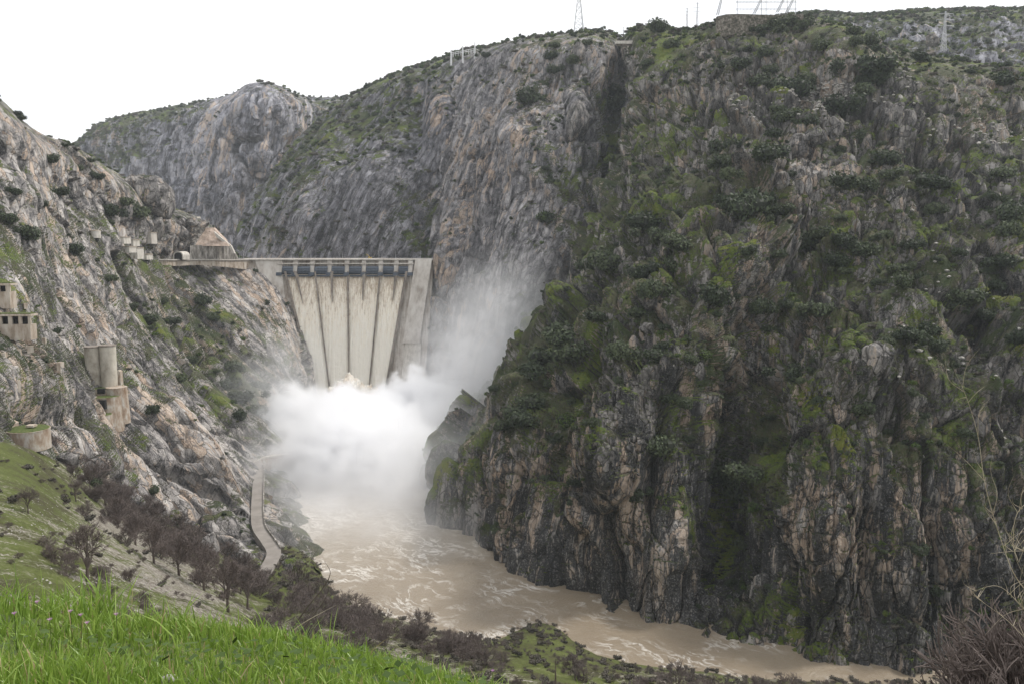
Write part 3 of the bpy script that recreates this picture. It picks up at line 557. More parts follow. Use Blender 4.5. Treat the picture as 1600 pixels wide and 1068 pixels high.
def hillside_mat():
    t = NT('hillside_turf', .95, .1); P = t.pos(); a, b, c = basis_of(tuple(at(400, 900, 300)-at(60, 740, 240)))
    n = t.noise(P, .06, 6, .6); s = t.noise(t.basis(P, a, b, c, (.05, .16, .16)), 1, 5, .65); f = t.noise(P, .9, 5, .75); veg = t.attr('veg')
    gcol = t.ramp(t.math('ADD', t.math('MULTIPLY', n, .6), t.math('MULTIPLY', f, .4)), [(.36, (.035, .034, .02)), (.44, (.07, .065, .035)), (.52, (.085, .10, .03)), (.60, (.115, .13, .045)), (.7, (.18, .165, .10))])
    gray = t.ramp(f, [(.35, (.10, .085, .065)), (.5, (.22, .195, .165)), (.65, (.40, .37, .33))])
    k = t.math('ADD', t.math('MULTIPLY', t.math('SUBTRACT', s, .5), 2.2), t.math('MULTIPLY', t.math('SUBTRACT', f, .5), 1.6))
    k = t.math('SUBTRACT', k, t.math('MULTIPLY', veg, 1.))
    t.bump(t.math('ADD', f, n), 1., .5)
    return t.color(t.mix(t.ss(k, -.22, .25, 0, .9), gcol, gray))
M['hillside'] = hillside_mat()
patch('hillside', F_cols, STEP*1.9, M['hillside'], (.3, .8, .4), [(9, .5, 1.5, .5, .1), (3, .25, 1.2, .5, .1)], gully=.8, cap=80, seed=605, world_pts=True,
      label='grassy stony hillside below the viewpoint with river promontories',
      veg=(.15, [(450, 900, 60, 50, 0, .8), (880, 1010, 90, 40, 0, .8), (80, 770, 60, 40, 30, .4), (20, 720, 60, 30, 0, .4), (170, 820, 120, 12, 25, -.5), (250, 900, 120, 22, 20, -.35), (230, 850, 160, 50, 38, -.2), (60, 900, 80, 60, 0, .1)]), smooth=True)

# ------------------------------------------------------------------ lookup of terrain points seen at a photo pixel
VIS = [k for k in PATCH]
CELL = 4; ZB = {}
allP = np.concatenate([PATCH[k]['P'] for k in VIS]); allN = np.concatenate([PATCH[k]['N'] for k in VIS])
allx = np.concatenate([PATCH[k]['px'] for k in VIS]); ally = np.concatenate([PATCH[k]['py'] for k in VIS]); allz = np.concatenate([PATCH[k]['z'] for k in VIS])
allk = np.concatenate([np.full(len(PATCH[k]['P']), i) for i, k in enumerate(VIS)]); allveg = np.concatenate([PATCH[k]['veg'] for k in VIS])
gx = np.floor(allx/CELL).astype(int)+25; gy = np.floor(ally/CELL).astype(int)+25
gw, gh = W0//CELL+50, H0//CELL+50
ok = (gx >= 0) & (gx < gw) & (gy >= 0) & (gy < gh) & (allz > 20)
zbuf = np.full((gh, gw), 1e9); np.minimum.at(zbuf, (gy[ok], gx[ok]), allz[ok])
vis = np.zeros(len(allP), bool); vis[ok] = allz[ok] < zbuf[gy[ok], gx[ok]]*1.012+3
visI = np.nonzero(vis)[0]
def surf(px, py, r=6, want=None):
    d = (allx[visI]-px)**2+(ally[visI]-py)**2
    if want is not None: d = d+np.where(allk[visI] == want, 0, 1e4)
    i = visI[np.argmin(d)]
    return allP[i].copy(), allN[i].copy()

# ------------------------------------------------------------------ river
def river():
    xs = np.arange(-260, 640, 1.9); ys = np.arange(215, 860, 1.9)
    X, Y = np.meshgrid(xs, ys, indexing='ij'); P = np.stack([X.ravel(), Y.ravel(), np.zeros(X.size)], 1)
    src = onz(565, 640); dist = np.hypot(P[:, 0]-src[0], P[:, 1]-src[1]); turb = np.clip(1.2-dist/470., .22, 1)
    w = ridged(P/np.array([11., 9., 9.])+fbm(P/30., 2, 3)[:, None]*.6, 4, 900)*1.3+fbm(P/3.5, 3, 901)*.6
    z = w*turb*1.15+fbm(P/60., 2, 902)*.6*turb
    P[:, 2] = z
    n, m = len(xs), len(ys); idx = np.arange(n*m).reshape(n, m)
    q = np.stack([idx[:-1, :-1], idx[1:, :-1], idx[1:, 1:], idx[:-1, 1:]], -1).reshape(-1, 4)
    t = NT('muddy_river_water', .28, .5); Pn = t.pos(); turbA = t.attr('turb')
    wv = t.new('ShaderNodeTexNoise', {'Vector': Pn, 'Scale': .035, 'Detail': 4}).outputs['Color']
    Pw = t.new('ShaderNodeVectorMath', {0: Pn, 1: t.new('ShaderNodeVectorMath', {0: wv, 1: (26., 26., 0.)}, operation='MULTIPLY').outputs[0]}, operation='ADD').outputs[0]
    flow = t.basis(Pw, (.75, -.66, 0), (.66, .75, 0), (0, 0, 1), (.035, .10, .1))
    r1 = t.new('ShaderNodeTexNoise', {'Vector': flow, 'Scale': 1.6, 'Detail': 7, 'Roughness': .62}).outputs[0]
    rid = t.math('SUBTRACT', 1., t.math('MULTIPLY', t.math('ABSOLUTE', t.math('SUBTRACT', r1, .5)), 20.), clamp=True)
    r2 = t.noise(Pw, .28, 6, .7); rid2 = t.math('SUBTRACT', 1., t.math('MULTIPLY', t.math('ABSOLUTE', t.math('SUBTRACT', r2, .5)), 15.), clamp=True)
    lar = t.noise(Pn, .03, 4, .6)
    foam = t.math('MULTIPLY', t.math('POWER', rid, 2.), t.ss(t.math('ADD', lar, t.math('MULTIPLY', turbA, .28)), .5, .72))
    foam2 = t.math('MULTIPLY', t.math('POWER', rid2, 1.3), t.ss(t.math('ADD', t.math('MULTIPLY', lar, .5), turbA), .52, 1.1))
    tot = t.math('ADD', foam, t.math('ADD', foam2, t.ss(turbA, .5, .95, 0, .85)), clamp=True)
    brown = t.mix(t.noise(Pn, .05, 5, .6), (.20, .155, .105), (.28, .23, .168))
    brown = t.mix(t.ss(turbA, .25, .85), brown, (.46, .40, .32))
    t.bump(t.math('ADD', t.noise(Pw, .5, 6, .7), t.math('MULTIPLY', tot, .4)), .6, .9)
    t.put(t.b.inputs['Roughness'], t.math('ADD', .3, t.math('MULTIPLY', tot, .5)))
    t.color(t.mix(tot, brown, (.74, .70, .64)))
    me = mesh_np('river', P, q, t.m, True, dict(turb=turb)); o = link('river', me); tag(o, 'muddy brown river with white foam streaks', kind='structure')
    return t.m
M['river'] = river()
# wide sheets so nothing ends at the frame's edge: valley floor and reservoir
mb = MB(); mb.add([(-3000, -1500, -9), (3500, -1500, -9), (3500, 4000, -9), (-3000, 4000, -9)], [(0, 1, 2, 3)])
tag(mb.build('ground', M['hillside']), kind='structure')
mb = MB(); mb.add([(-900, 865, 131), (100, 865, 131), (100, 2400, 131), (-900, 2400, 131)], [(0, 1, 2, 3)])
tag(mb.build('water', M['river']), 'reservoir water held behind the dam', kind='structure')
# ------------------------------------------------------------------ dam
ZC = 139.0
def Yc(u): return 838+9*(1-u*u)
def dface(u, px, py, off=0., k=.30, zc=ZC):
    r = ratio(py); Y = (Yc(u)-off-k*(zc-CZ))/(1+k*r); return at(px, py, Y)
LN = {'L': (447, 431, 489, 600), 'W1': (493, 431, 512, 585), 'W2': (543.5, 431, 545, 590), 'W3': (593.5, 431, 578, 592), 'R': (634, 431, 603, 605),
      'T0': (463, 431, 472.6, 471), 'T1': (518.5, 431, 519, 469), 'T2': (568.5, 431, 566.5, 466), 'T3': (618, 431, 614, 466)}
def ln(n, py):
    x0, y0, x1, y1 = LN[n]; return x0+(x1-x0)*(py-y0)/(y1-y0)
def uu(px): return (px-543)/110.
dam = empty('dam', tuple(at(543, 640, 790)))
tag(dam, 'tall pale concrete arch dam with open spillway gates across the gorge', 'dam')
def damobj(o):
    o.parent = dam; o.matrix_parent_inverse = Matrix.Translation(-Vector(dam.location)); return o
# body
nu, nv = 60, 60; V = []
for i in range(nu):
    s = i/(nu-1)
    for j in range(nv):
        v = j/(nv-1); py = 404+v*270
        xl = 380+v*60+0*s; xr = 678-v*20
        px = xl+(xr-xl)*s; V.append(dface(uu(380+298*s), px, py))
V = np.array(V); idx = np.arange(nu*nv).reshape(nu, nv)
q = np.stack([idx[:-1, 1:], idx[1:, 1:], idx[1:, :-1], idx[:-1, :-1]], -1).reshape(-1, 4)
V2 = V.copy(); V2[:, 1] += 14; topf = np.stack([idx[:-1, 0], idx[1:, 0], idx[1:, 0]+nu*nv, idx[:-1, 0]+nu*nv], -1)
q2 = np.vstack([q, topf, q[:, ::-1]+nu*nv])
def dam_mat():
    t = NT('dam_concrete_lifts', .85, .2); P = t.pos(); z = t.new('ShaderNodeSeparateXYZ', {0: P}).outputs[2]
    lift = t.math('ABSOLUTE', t.math('SUBTRACT', t.math('FRACT', t.math('DIVIDE', z, 3.0)), .5)); ll = t.ss(lift, .44, .5)
    n = t.noise(P, .06, 5, .6); s = t.noise(t.basis(P, (0, 0, 1), (1, 0, 0), (0, 1, 0), (.02, .55, .2)), 1, 6, .65); f = t.noise(P, .8, 4, .7)
    c = t.ramp(t.math('ADD', t.math('MULTIPLY', s, .6), t.math('MULTIPLY', n, .4)), [(.36, (.20, .15, .115)), (.46, (.36, .31, .26)), (.55, (.50, .46, .41)), (.68, (.60, .57, .52))])
    c = t.mix(t.math('MULTIPLY', ll, .3), c, (.16, .13, .11)); c = t.mix(t.ss(f, .5, .75, 0, .3), c, (.25, .2, .16))
    t.bump(t.math('ADD', f, t.math('MULTIPLY', ll, -1.)), .5, .2); return t.color(c)
M['dam'] = dam_mat()
damobj(link('wall', mesh_np('dam_wall', np.vstack([V, V2]), q2, M['dam'], True)))
# pale right-hand wing
def prism_px(name, quad, mat, off0, off1, k=.30, n=8):
    """quad: TL, TR, BR, BL photo pixels on the downstream face; off0 front, off1 back"""
    mb = MB(); TL, TR, BR, BL = [np.array(p, float) for p in quad]; rings = []
    for j in range(n+1):
        v = j/n; a = TL+(BL-TL)*v; b = TR+(BR-TR)*v
        rings.append([dface(uu(a[0]), a[0], a[1], off1, k), dface(uu(b[0]), b[0], b[1], off1, k), dface(uu(b[0]), b[0], b[1], off0, k), dface(uu(a[0]), a[0], a[1], off0, k)])
    vs = [p for r in rings for p in r]; fs = []
    for j in range(n):
        for e in range(4):
            a = j*4+e; b = j*4+(e+1) % 4; fs.append((a+4, b+4, b, a))
    fs += [(0, 1, 2, 3), (n*4+3, n*4+2, n*4+1, n*4)]
    mb.add(vs, fs); return damobj(mb.build(name, mat))
prism_px('abutment_block', [(649, 405), (675, 405), (655, 536), (629, 536)], M['concrete'], 6, -2)
prism_px('abutment_block', [(633, 536), (658, 536), (652, 640), (622, 640)], M['concrete_pale'], 4, -2)
prism_px('abutment_block', [(398, 406), (438, 406), (452, 520), (436, 520)], M['concrete'], 3, -2)
# training walls and pier tails
for nm in ('L', 'W1', 'W2', 'W3', 'R'):
    w = 1.9 if nm in 'LR' else 1.3; y1 = 640
    prism_px('dividing_wall', [(ln(nm, 424)-w, 424), (ln(nm, 424)+w, 424), (ln(nm, y1)+w*.9, y1), (ln(nm, y1)-w*.9, y1)], M['concrete_dark'], 5, -1, n=14)
for nm in ('T0', 'T1', 'T2', 'T3'):
    y1 = LN[nm][3]+3
    prism_px('pier_tail', [(ln(nm, 424)-2.6, 424), (ln(nm, 424)+2.6, 424), (ln(nm, y1)+.3, y1), (ln(nm, y1)-.3, y1)], M['concrete_dark'], 5.5, -1, n=8)
# piers, gates, beams
PX = [441, 464.6, 490.9, 517.6, 544.6, 570.9, 597, 621, 643]
for i, px in enumerate(PX):
    u = uu(px); mb = MB()
    def P3(dx, py, dy): 
        p = at(px+dx, py, Yc(u)+3); p[1] += dy; return p
    w = 3.4
    mb.hexa([P3(-w, 431, -12), P3(w, 431, -12), P3(w, 431, 6), P3(-w, 431, 6), P3(-w, 406.5, -7), P3(w, 406.5, -7), P3(w, 406.5, 6), P3(-w, 406.5, 6)])
    mb.hexa([P3(-w-1.3, 413, -9.5), P3(w+1.3, 413, -9.5), P3(w+1.3, 413, 0), P3(-w-1.3, 413, 0), P3(-w-1.3, 410.5, -9.5), P3(w+1.3, 410.5, -9.5), P3(w+1.3, 410.5, 0), P3(-w-1.3, 410.5, 0)])
    pr = damobj(mb.build('pier', M['concrete']))
    mb = MB(); mb.hexa([P3(-w-.8, 430, -13.2), P3(w+.8, 430, -13.2), P3(w+.8, 430, -10), P3(-w-.8, 430, -10), P3(-w-.8, 425, -12.6), P3(w+.8, 425, -12.6), P3(w+.8, 425, -10), P3(-w-.8, 425, -10)])
    link('bracket', mb.mesh('bracket', M['metal_blue']), pr)
for i in range(8):
    a, b = PX[i]+3.5, PX[i+1]-3.5; u = uu((a+b)/2); Y = Yc(u)
    mb = MB(); nseg = 6                                  # curved radial gate skin
    prof = [(428.4, -6.5), (425.5, -8.2), (422, -8.6), (418.5, -8), (416, -6.6)]
    vs = []
    for (py, dy) in prof:
        for px in (a, b):
            p = at(px, py, Y); p[1] += dy; vs.append(p)
            q_ = p.copy(); q_[1] += .8; vs.append(q_)
    fs = []
    for j in range(len(prof)-1):
        o_ = j*4; fs += [(o_, o_+2, o_+6, o_+4), (o_+3, o_+1, o_+5, o_+7), (o_+1, o_, o_+4, o_+5), (o_+2, o_+3, o_+7, o_+6)]
    fs += [(0, 1, 3, 2), (18, 19, 17, 16)]
    mb.add(vs, fs); gt = damobj(mb.build('gate', M['metal_blue']))
    mb = MB()
    for k in range(9):
        px = a+(b-a)*(k+.5)/9
        pts = [at(px, py, Y)+np.array([0, dy-.35, 0]) for py, dy in prof]
        for j in range(4): mb.bar(pts[j], pts[j+1], .16)
    for py, dy in prof[1:4]:
        mb.bar(at(a, py, Y)+np.array([0, dy-.5, 0]), at(b, py, Y)+np.array([0, dy-.5, 0]), .2)
    link('rib', mb.mesh('rib', M['gate_rib']), gt)
    mb = MB(); pa, pb = at(a-1, 412, Y-4), at(b+1, 412, Y-4)
    mb.box((pa+pb)/2, (pb[0]-pa[0], 3.2, 1.1)); damobj(mb.build('beam', M['concrete_pale']))
    mb = MB(); pa, pb = at(a-1, 431, Y-8), at(b+1, 431, Y-8)
    mb.box((pa+pb)/2+np.array([0, 3, 0]), (pb[0]-pa[0], 9, 1.6)); damobj(mb.build('sill', M['metal_blue']))
# deck + railings
mb = MB(); rl = MB(); xs = np.linspace(364, 682, 54)
for k in range(len(xs)-1):
    c = []
    for px in (xs[k], xs[k+1]):
        u = uu(px); p = at(px, 405.0, Yc(u)-3); c.append(p)
    a, b = c
    mb.hexa([a+(0, -2, -1.1), b+(0, -2, -1.1), b+(0, 9, -1.1), a+(0, 9, -1.1), a+(0, -2, .1), b+(0, -2, .1), b+(0, 9, .1), a+(0, 9, .1)])
    rl.bar(a+(0, -1.7, 1.0), b+(0, -1.7, 1.0), .07); rl.bar(a+(0, -1.7, .55), b+(0, -1.7, .55), .05); rl.bar(a+(0, -1.7, 0), a+(0, -1.7, 1.0), .07)
dk = damobj(mb.build('deck', M['concrete_pale'])); link('railing', rl.mesh('railing', M['metal']), dk)
# falling water
def fall_mat():
    t = NT('falling_muddy_water', .45, .3); P = t.pos(); tt = t.attr('fall'); 
    s = t.noise(t.basis(P, (0, .28, 1), (1, 0, 0), (0, 1, 0), (.018, .8, .3)), 1, 6, .7); n = t.noise(t.basis(P, (0, .28, 1), (1, 0, 0), (0, 1, 0), (.35, .8, .8)), 1, 5, .75)
    aer = t.math('ADD', t.math('MULTIPLY', tt, 1.5), t.math('ADD', t.math('MULTIPLY', t.math('SUBTRACT', s, .5), 2.2), t.math('MULTIPLY', t.math('SUBTRACT', n, .5), .5)))
    c = t.ramp(aer, [(.0, (.45, .35, .24)), (.15, (.62, .53, .42)), (.34, (.84, .76, .62)), (.7, (.90, .85, .74))])
    c = t.mix(t.ss(n, .45, .6, 0, .35), c, (.78, .74, .67))
    t.bump(t.math('ADD', s, n), .7, .5); return t.color(c)
M['fall'] = fall_mat()
lab = ['white sheet of water down the leftmost spillway chute', 'white sheet of water down the second spillway chute from the left', 'white sheet of water down the third spillway chute from the left', 'white sheet of water down the rightmost spillway chute of the dam']
edges = ['L', 'W1', 'W2', 'W3', 'R']
for c in range(4):
    L, R = edges[c], edges[c+1]; nu, nv = 40, 130; P = []; fl = []
    for i in range(nu):
        s = i/(nu-1)
        for j in range(nv):
            v = j/(nv-1); py = 429+v*215; px = ln(L, py)+(ln(R, py)-ln(L, py))*s
            P.append(dface(uu(px), px, py, 2.0+1.6*min(1, v*3)*math.sin(math.pi*s))); fl.append(v)
    P = np.array(P); fl = np.array(fl)
    P[:, 1] -= (fbm(P*np.array([1/1.6, .05, 1/26.]), 4, 700+c)*.8+fbm(P/2.2, 3, 710+c)*.25)*sstep(0, .1, fl)
    idx = np.arange(nu*nv).reshape(nu, nv); q = np.stack([idx[:-1, 1:], idx[1:, 1:], idx[1:, :-1], idx[:-1, :-1]], -1).reshape(-1, 4)
    o = link('waterfall', mesh_np('waterfall', P, q, M['fall'], True, dict(fall=fl))); tag(o, lab[c], 'waterfall', 'water sheets pouring down the spillway')

# boiling foam at the foot
def foam():
    n = 150; th = np.linspace(0, 2*math.pi, n, endpoint=False); ph = np.linspace(-.1, math.pi/2, 70)
    T, Ph = np.meshgrid(th, ph, indexing='ij'); D = np.stack([np.cos(T)*np.cos(Ph), np.sin(T)*np.cos(Ph), np.sin(Ph)], -1).reshape(-1, 3)
    c = at(556, 655, 752); c[2] = 0
    c0 = at(553, 650, 716)
    R = np.array([33, 26, 39.]); P = D*R
    F1, F2, ID, V = worley(P/11.+5, 3); F1b, _, _, _ = worley(P/4.5+9, 4); F1c, _, _, _ = worley(P/1.8+9, 5)
    rr = 1+(.5-F1)*.22+(.5-F1b)*.15+(.5-F1c)*.09+fbm(P/12., 5, 5, .62)*.42
    P = P*rr[:, None]; P[:, 2] -= 4
    P = P+np.array([c0[0], c0[1], 0])
    idx = np.arange(len(P)).reshape(n, 70); ii = np.vstack([idx, idx[:1]])
    q = np.stack([ii[:-1, :-1], ii[1:, :-1], ii[1:, 1:], ii[:-1, 1:]], -1).reshape(-1, 4)
    t = NT('boiling_foam', .7, .2); Pn = t.pos(); c = t.noise(Pn, .07, 5, .6); f = t.noise(Pn, .6, 5, .7)
    t.bump(f, .8, 1.2); t.color(t.mix(t.ss(f, .42, .6, 0, .5), t.ramp(c, [(.38, (.70, .58, .43)), (.55, (.84, .79, .70))]), (.9, .89, .86)))
    o = link('foam', mesh_np('foam', P, q, t.m, True)); tag(o, 'boiling cream foam where the spillway water lands', kind='stuff')
foam()

# ------------------------------------------------------------------ left bank works
def px_box(name, px0, px1, py0, py1, Y, depth, mat, parent=None, **k):
    a = at(px0, py1, Y); b = at(px1, py0, Y); mb = MB()
    mb.box(((a[0]+b[0])/2, Y+depth/2, (a[2]+b[2])/2), (b[0]-a[0], depth, b[2]-a[2])); o = mb.build(name, mat, parent)
    return o
def placed(o, t):      # parent to an empty keeping world position
    o.parent = t; o.matrix_parent_inverse = Matrix.Translation(-Vector(t.location)); return o
def depth_at(px, py): return surf(px, py)[0][1]
# portal, masonry facing and retaining wall beside the dam crest
def Yw(px): return float(np.interp(px, [150, 228, 260, 280, 300, 340, 368, 392], [650, 735, 750, 766, 782, 790, 812, 834]))-3
def strip_wall(name, xs_, ytop, ybot, off, depth, mat, parent):
    mb = MB()
    for x0, x1 in zip(xs_[:-1], xs_[1:]):
        f = [at(x0, ybot(x0), Yw(x0)+off), at(x1, ybot(x1), Yw(x1)+off), None, None]
        q0 = at(x0, ytop(x0), Yw(x0)+off); q1 = at(x1, ytop(x1), Yw(x1)+off); D = np.array([0, depth, 0.])
        mb.hexa([f[0], f[1], f[1]+D, f[0]+D, q0, q1, q1+D, q0+D])
    return placed(mb.build(name, mat), parent)
def wall_poly(name, pts, Y, depth, mat, parent):
    f = [at(x, y, Y) for x, y in pts]; bk = [p+np.array([0, depth, 0]) for p in f]; n = len(f); mb = MB()
    mb.add(f+bk, [tuple(range(n)), tuple(range(2*n-1, n-1, -1))]+[((k+1) % n, k, n+k, n+(k+1) % n) for k in range(n)])
    return placed(mb.build(name, mat), parent)
t = empty('retaining_wall', tuple(at(330, 405, Yw(330)))); tag(t, 'streaky masonry facing wall beside the tunnel at the dam end', 'wall')
M['facing'] = simple('streaked_masonry', (.045, .04, .035), (.22, .20, .175), .34, .9, .5, (1, 1, .3), c3=(.50, .47, .43))
strip_wall('facing', list(np.linspace(297, 369, 9)), lambda x: float(np.interp(x, [296, 330, 357, 362, 369], [384, 382, 381, 388, 403])), lambda x: 406, 2, 6, M['facing'], t)
def rough_face(name, lft, rgt, Y0, Y1, mat, parent, amp=1.1, n=44, seed=0, jag=0.):
    V = []; r_ = []
    for j in range(n):
        v = j/(n-1); xl = float(np.interp(v, [q[0] for q in lft], [q[1] for q in lft])); xr = float(np.interp(v, [q[0] for q in rgt], [q[1] for q in rgt])); yb, yt_ = lft[0][2], lft[-1][2]
        xl += jag*math.sin(v*23)*math.sin(v*9+1)
        for i in range(n):
            s_ = i/(n-1); V.append(at(xl+(xr-xl)*s_, yb+(yt_-yb)*v, Y0+(Y1-Y0)*v))
    V = np.array(V); V[:, 1] += amp*fbm(V/3.5, 4, 800+seed)+amp*.8*fbm(V/11., 2, 810+seed)
    idx = np.arange(n*n).reshape(n, n); q = np.stack([idx[:-1, :-1], idx[:-1, 1:], idx[1:, 1:], idx[1:, :-1]], -1).reshape(-1, 4)
    Bk = V+np.array([0, 6., 0]); q2 = q[:, ::-1]+n*n; rim = np.concatenate([idx[0, :], idx[1:, -1], idx[-1, -2::-1], idx[-2:0:-1, 0]]); r2 = np.roll(rim, -1); side = np.stack([r2, rim, rim+n*n, r2+n*n], -1)
    return placed(link(name, mesh_np(name, np.vstack([V, Bk]), np.vstack([q, q2, side]), mat)), parent)
rough_face('sprayed_concrete', [(0, 299, 384.5), (.35, 306, 0), (.7, 313, 0), (1, 322, 356)], [(0, 357, 0), (.4, 350, 0), (.75, 340, 0), (1, 333, 0)], 784, 802, simple('sprayed_concrete', (.33, .25, .195), (.50, .40, .33), .3, .9, .4), t, .9, jag=3.)
rough_face('rock_shoulder', [(0, 282, 386), (.5, 288, 0), (1, 300, 345)], [(0, 304, 0), (.4, 312, 0), (.8, 322, 0), (1, 318, 0)], 783, 804, M['facing'], t, 2.6, seed=4, jag=4.)
wall_poly('coping', [(338, 371), (356, 384), (364, 396), (366.5, 396), (361, 384), (348, 373.5), (334, 362)], 788, 3, M['concrete_pale'], t)
t = empty('tunnel_portal', tuple(at(277, 405, 760))); tag(t, 'dark arched road tunnel mouth in the rock left of the dam', 'tunnel')
mb = MB(); outer, inner = [], []; Yt_ = Yw(277)-1
cxp, cyp = 278, 399.5
for k in range(13):
    a = math.pi*k/12; outer.append(at(cxp+8.0*math.cos(a), cyp-6.6*math.sin(a), Yt_)); inner.append(at(cxp+6.3*math.cos(a), cyp-5.0*math.sin(a), Yt_))
outer = [at(cxp+8.0, 406, Yt_)]+outer+[at(cxp-8.0, 406, Yt_)]; inner = [at(cxp+6.3, 406, Yt_)]+inner+[at(cxp-6.3, 406, Yt_)]
n = len(outer); bk = np.array([0, 16., 0]); vs = outer+inner+[p+bk for p in outer]+[p+bk for p in inner]; fs = []
for k in range(n-1):
    fs += [(k, k+1, n+k+1, n+k), (n+k, n+k+1, 3*n+k+1, 3*n+k), (k+1, k, 2*n+k, 2*n+k+1)]
mb.add(vs, fs); placed(mb.build('arch', M['concrete_pale']), t)
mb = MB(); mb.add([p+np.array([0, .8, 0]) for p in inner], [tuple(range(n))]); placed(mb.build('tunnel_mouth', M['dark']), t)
t = empty('abutment_wall', tuple(at(300, 420, Yw(300)))); tag(t, 'long ochre stained wall carrying the road to the dam crest', 'wall')
strip_wall('masonry', list(np.linspace(190, 392, 18)), lambda x: 407.5, lambda x: float(np.interp(x, [190, 236, 270, 310, 350, 392], [410, 412, 416, 414, 417, 422])), -2, 14, M['concrete_old'], t)
strip_wall('roadway', list(np.linspace(190, 392, 18)), lambda x: 406.3, lambda x: 407.6, -3, 16, M['road'], t)
strip_wall('parapet', list(np.linspace(190, 392, 18)), lambda x: 405.1, lambda x: 406.5, -3, .6, M['concrete_pale'], t)
# lamp posts on the crest
lp = empty('lamp_post'); mb = MB(); mb.bar((0, 0, 0), (0, 0, 8), .16, 6, .1); mb.bar((0, 0, 7.9), (.0, -1.4, 8.3), .09, 5); link('pole', mb.mesh('pole', M['metal']), lp)
mb = MB(); mb.box((0, -1.7, 8.25), (.5, .9, .28)); link('lamp', mb.mesh('lamp', M['glass']), lp)
LPX = [(374, 'first lamp post from the tunnel end of the dam crest'), (381, 'second lamp post from the tunnel, beside the first on the dam crest'), (419, 'lamp post on the dam crest just before the first spillway gate'), (455, 'lamp post above the first spillway gate of the dam'),
       (486, 'lamp post above the second spillway gate of the dam'), (535, 'lamp post above the fourth spillway gate near the crest middle'), (592, 'lamp post above the sixth spillway gate of the dam'), (618, 'lamp post above the seventh spillway gate of the dam'), (657, 'lamp post at the cliff end of the dam crest')]
for i, (px, l) in enumerate(LPX):
    o = lp if i == 0 else copy_tree(lp); p = at(px, 405, Yc(uu(px))+3); o.location = p; tag(o, l, 'lamp post', 'lamp posts along the dam crest')
# small yellow service crane on the crest
cr = empty('crane', tuple(at(578, 405, Yc(0)+3))); tag(cr, 'small yellow service crane standing on the dam crest', 'crane')
mb = MB(); mb.box((0, 0, 1.1), (3.4, 2.4, 1.4)); link('chassis', mb.mesh('chassis', M['yellow']), cr)
mb = MB(); mb.bar((0, 0, 1.8), (-3.2, 0, 5.4), .32, 4, .2); mb.bar((-3.2, 0, 5.4), (-3.4, 0, 3.4), .06); link('jib', mb.mesh('jib', M['yellow']), cr)
mb = MB(); mb.bar((0, -.15, 0), (0, .15, 0), .5, 10); wm = mb.mesh('wheel', M['dark'])
for sx in (-1.1, 1.1):
    for sy in (-1.1, 1.1): link('wheel', wm, cr, loc=(sx, sy, .5))

# silos and stepped round platforms
def lathe_part(name, c, prof, mat, t, n=40):
    mb = MB(); mb.lathe(c, prof, n); return placed(mb.build(name, mat, smooth=False), t)
Ysil = 440.
def px2m(p, Y): return p*Y/F/cp
for (cx, top, bot, label) in ((148, 540.5, 604, 'left one of the two tall concrete silos on the rock ledge'), (171.5, 538.5, 602, 'right one of the two tall concrete silos on the rock ledge')):
    b = at(cx, bot, Ysil); tp = at(cx-1.3, top, Ysil); R = px2m(11.9, Ysil); H = tp[2]-b[2]
    t = empty('silo', tuple(b)); tag(t, label, 'silo', 'twin concrete silos')
    lathe_part('barrel', b+(0, 0, -3), [(R, 0), (R, H*.3), (R, H*.6), (R, H+2.4)], M['silo'] if 'silo' in M else M.setdefault('silo', simple('silo_concrete', (.27, .235, .19), (.46, .42, .35), .16, .85, .1, (1, 1, .7), c3=(.58, .54, .46))), t, 48)
    lathe_part('roof_slab', b+(0, 0, H-.6), [(R+.3, 0), (R+.3, .55)], M['concrete_dark'], t, 48)
pc = at(170, 604, Ysil-1)
t = empty('masonry_tower', tuple(at(172, 660, Ysil-4))); tag(t, 'rust stained round masonry base in grassy tiers under the silos', 'masonry base')
def tier(cx, cy, rpx, ybot, Y, flare, grass=True, name='drum'):
    c = at(cx, cy, Y); b = at(cx, ybot, Y); R = px2m(rpx, Y); H = c[2]-b[2]
    lathe_part(name, (c[0], c[1], b[2]), [(R*flare, 0), (R*(1+(flare-1)*.5), H*.5), (R, H-.25), (R+.12, H-.25), (R+.12, H)], M['ochre'], t, 44)
    if grass: lathe_part('turf_top', (c[0], c[1], b[2]+H+.004), [(R-.15, 0), (R-.5, .22), (R*.5, .3)], M['turf'], t, 40)
    return c, R, H
tier(164, 603.5, 27, 640, Ysil, 1.04)
tier(165, 617.5, 23.5, 672, Ysil-8, 1.12)
tier(157, 647, 17, 676, Ysil-18, 1.05)
for (x, y0, y1, Y) in ((157.5, 607, 614.5, Ysil-9.6), (158.5, 625, 639, Ysil-17.2)):
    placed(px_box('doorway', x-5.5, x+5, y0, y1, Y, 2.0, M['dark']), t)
placed(px_box('hatch', 153, 164, 615, 618.5, Ysil-9, 3, M['concrete_old']), t)
mb = MB(); a = at(199, 660, Ysil-4)
cc = at(182, 604, Ysil-4); bb = at(182, 660, Ysil-4); H = cc[2]-bb[2]; R = px2m(15.5, Ysil-4)
lathe_part('drum', (cc[0], cc[1], bb[2]), [(R*1.16, 0), (R*1.11, H*.3), (R*1.05, H*.6), (R, H-.2), (R+.1, H)], M['ochre'], t, 44)
wall_poly('buttress', [(183, 602), (189, 602), (187.5, 580), (184, 578)], Ysil+3, 3, M['ochre'], t)
t = empty('round_platform', tuple(at(42, 690, 300))); tag(t, 'low round masonry platform with a grass top at the hill foot', 'platform')
c, R, H = tier(44, 669, 31, 700, 290, 1.0); 
placed(px_box('hatch', 40, 52, 664, 667, 289, 2.5, M['concrete_old']), t)
wall_poly('buttress', [(-4, 700), (12, 698), (14, 664), (-4, 656)], 291, 6, M['ochre'], t)
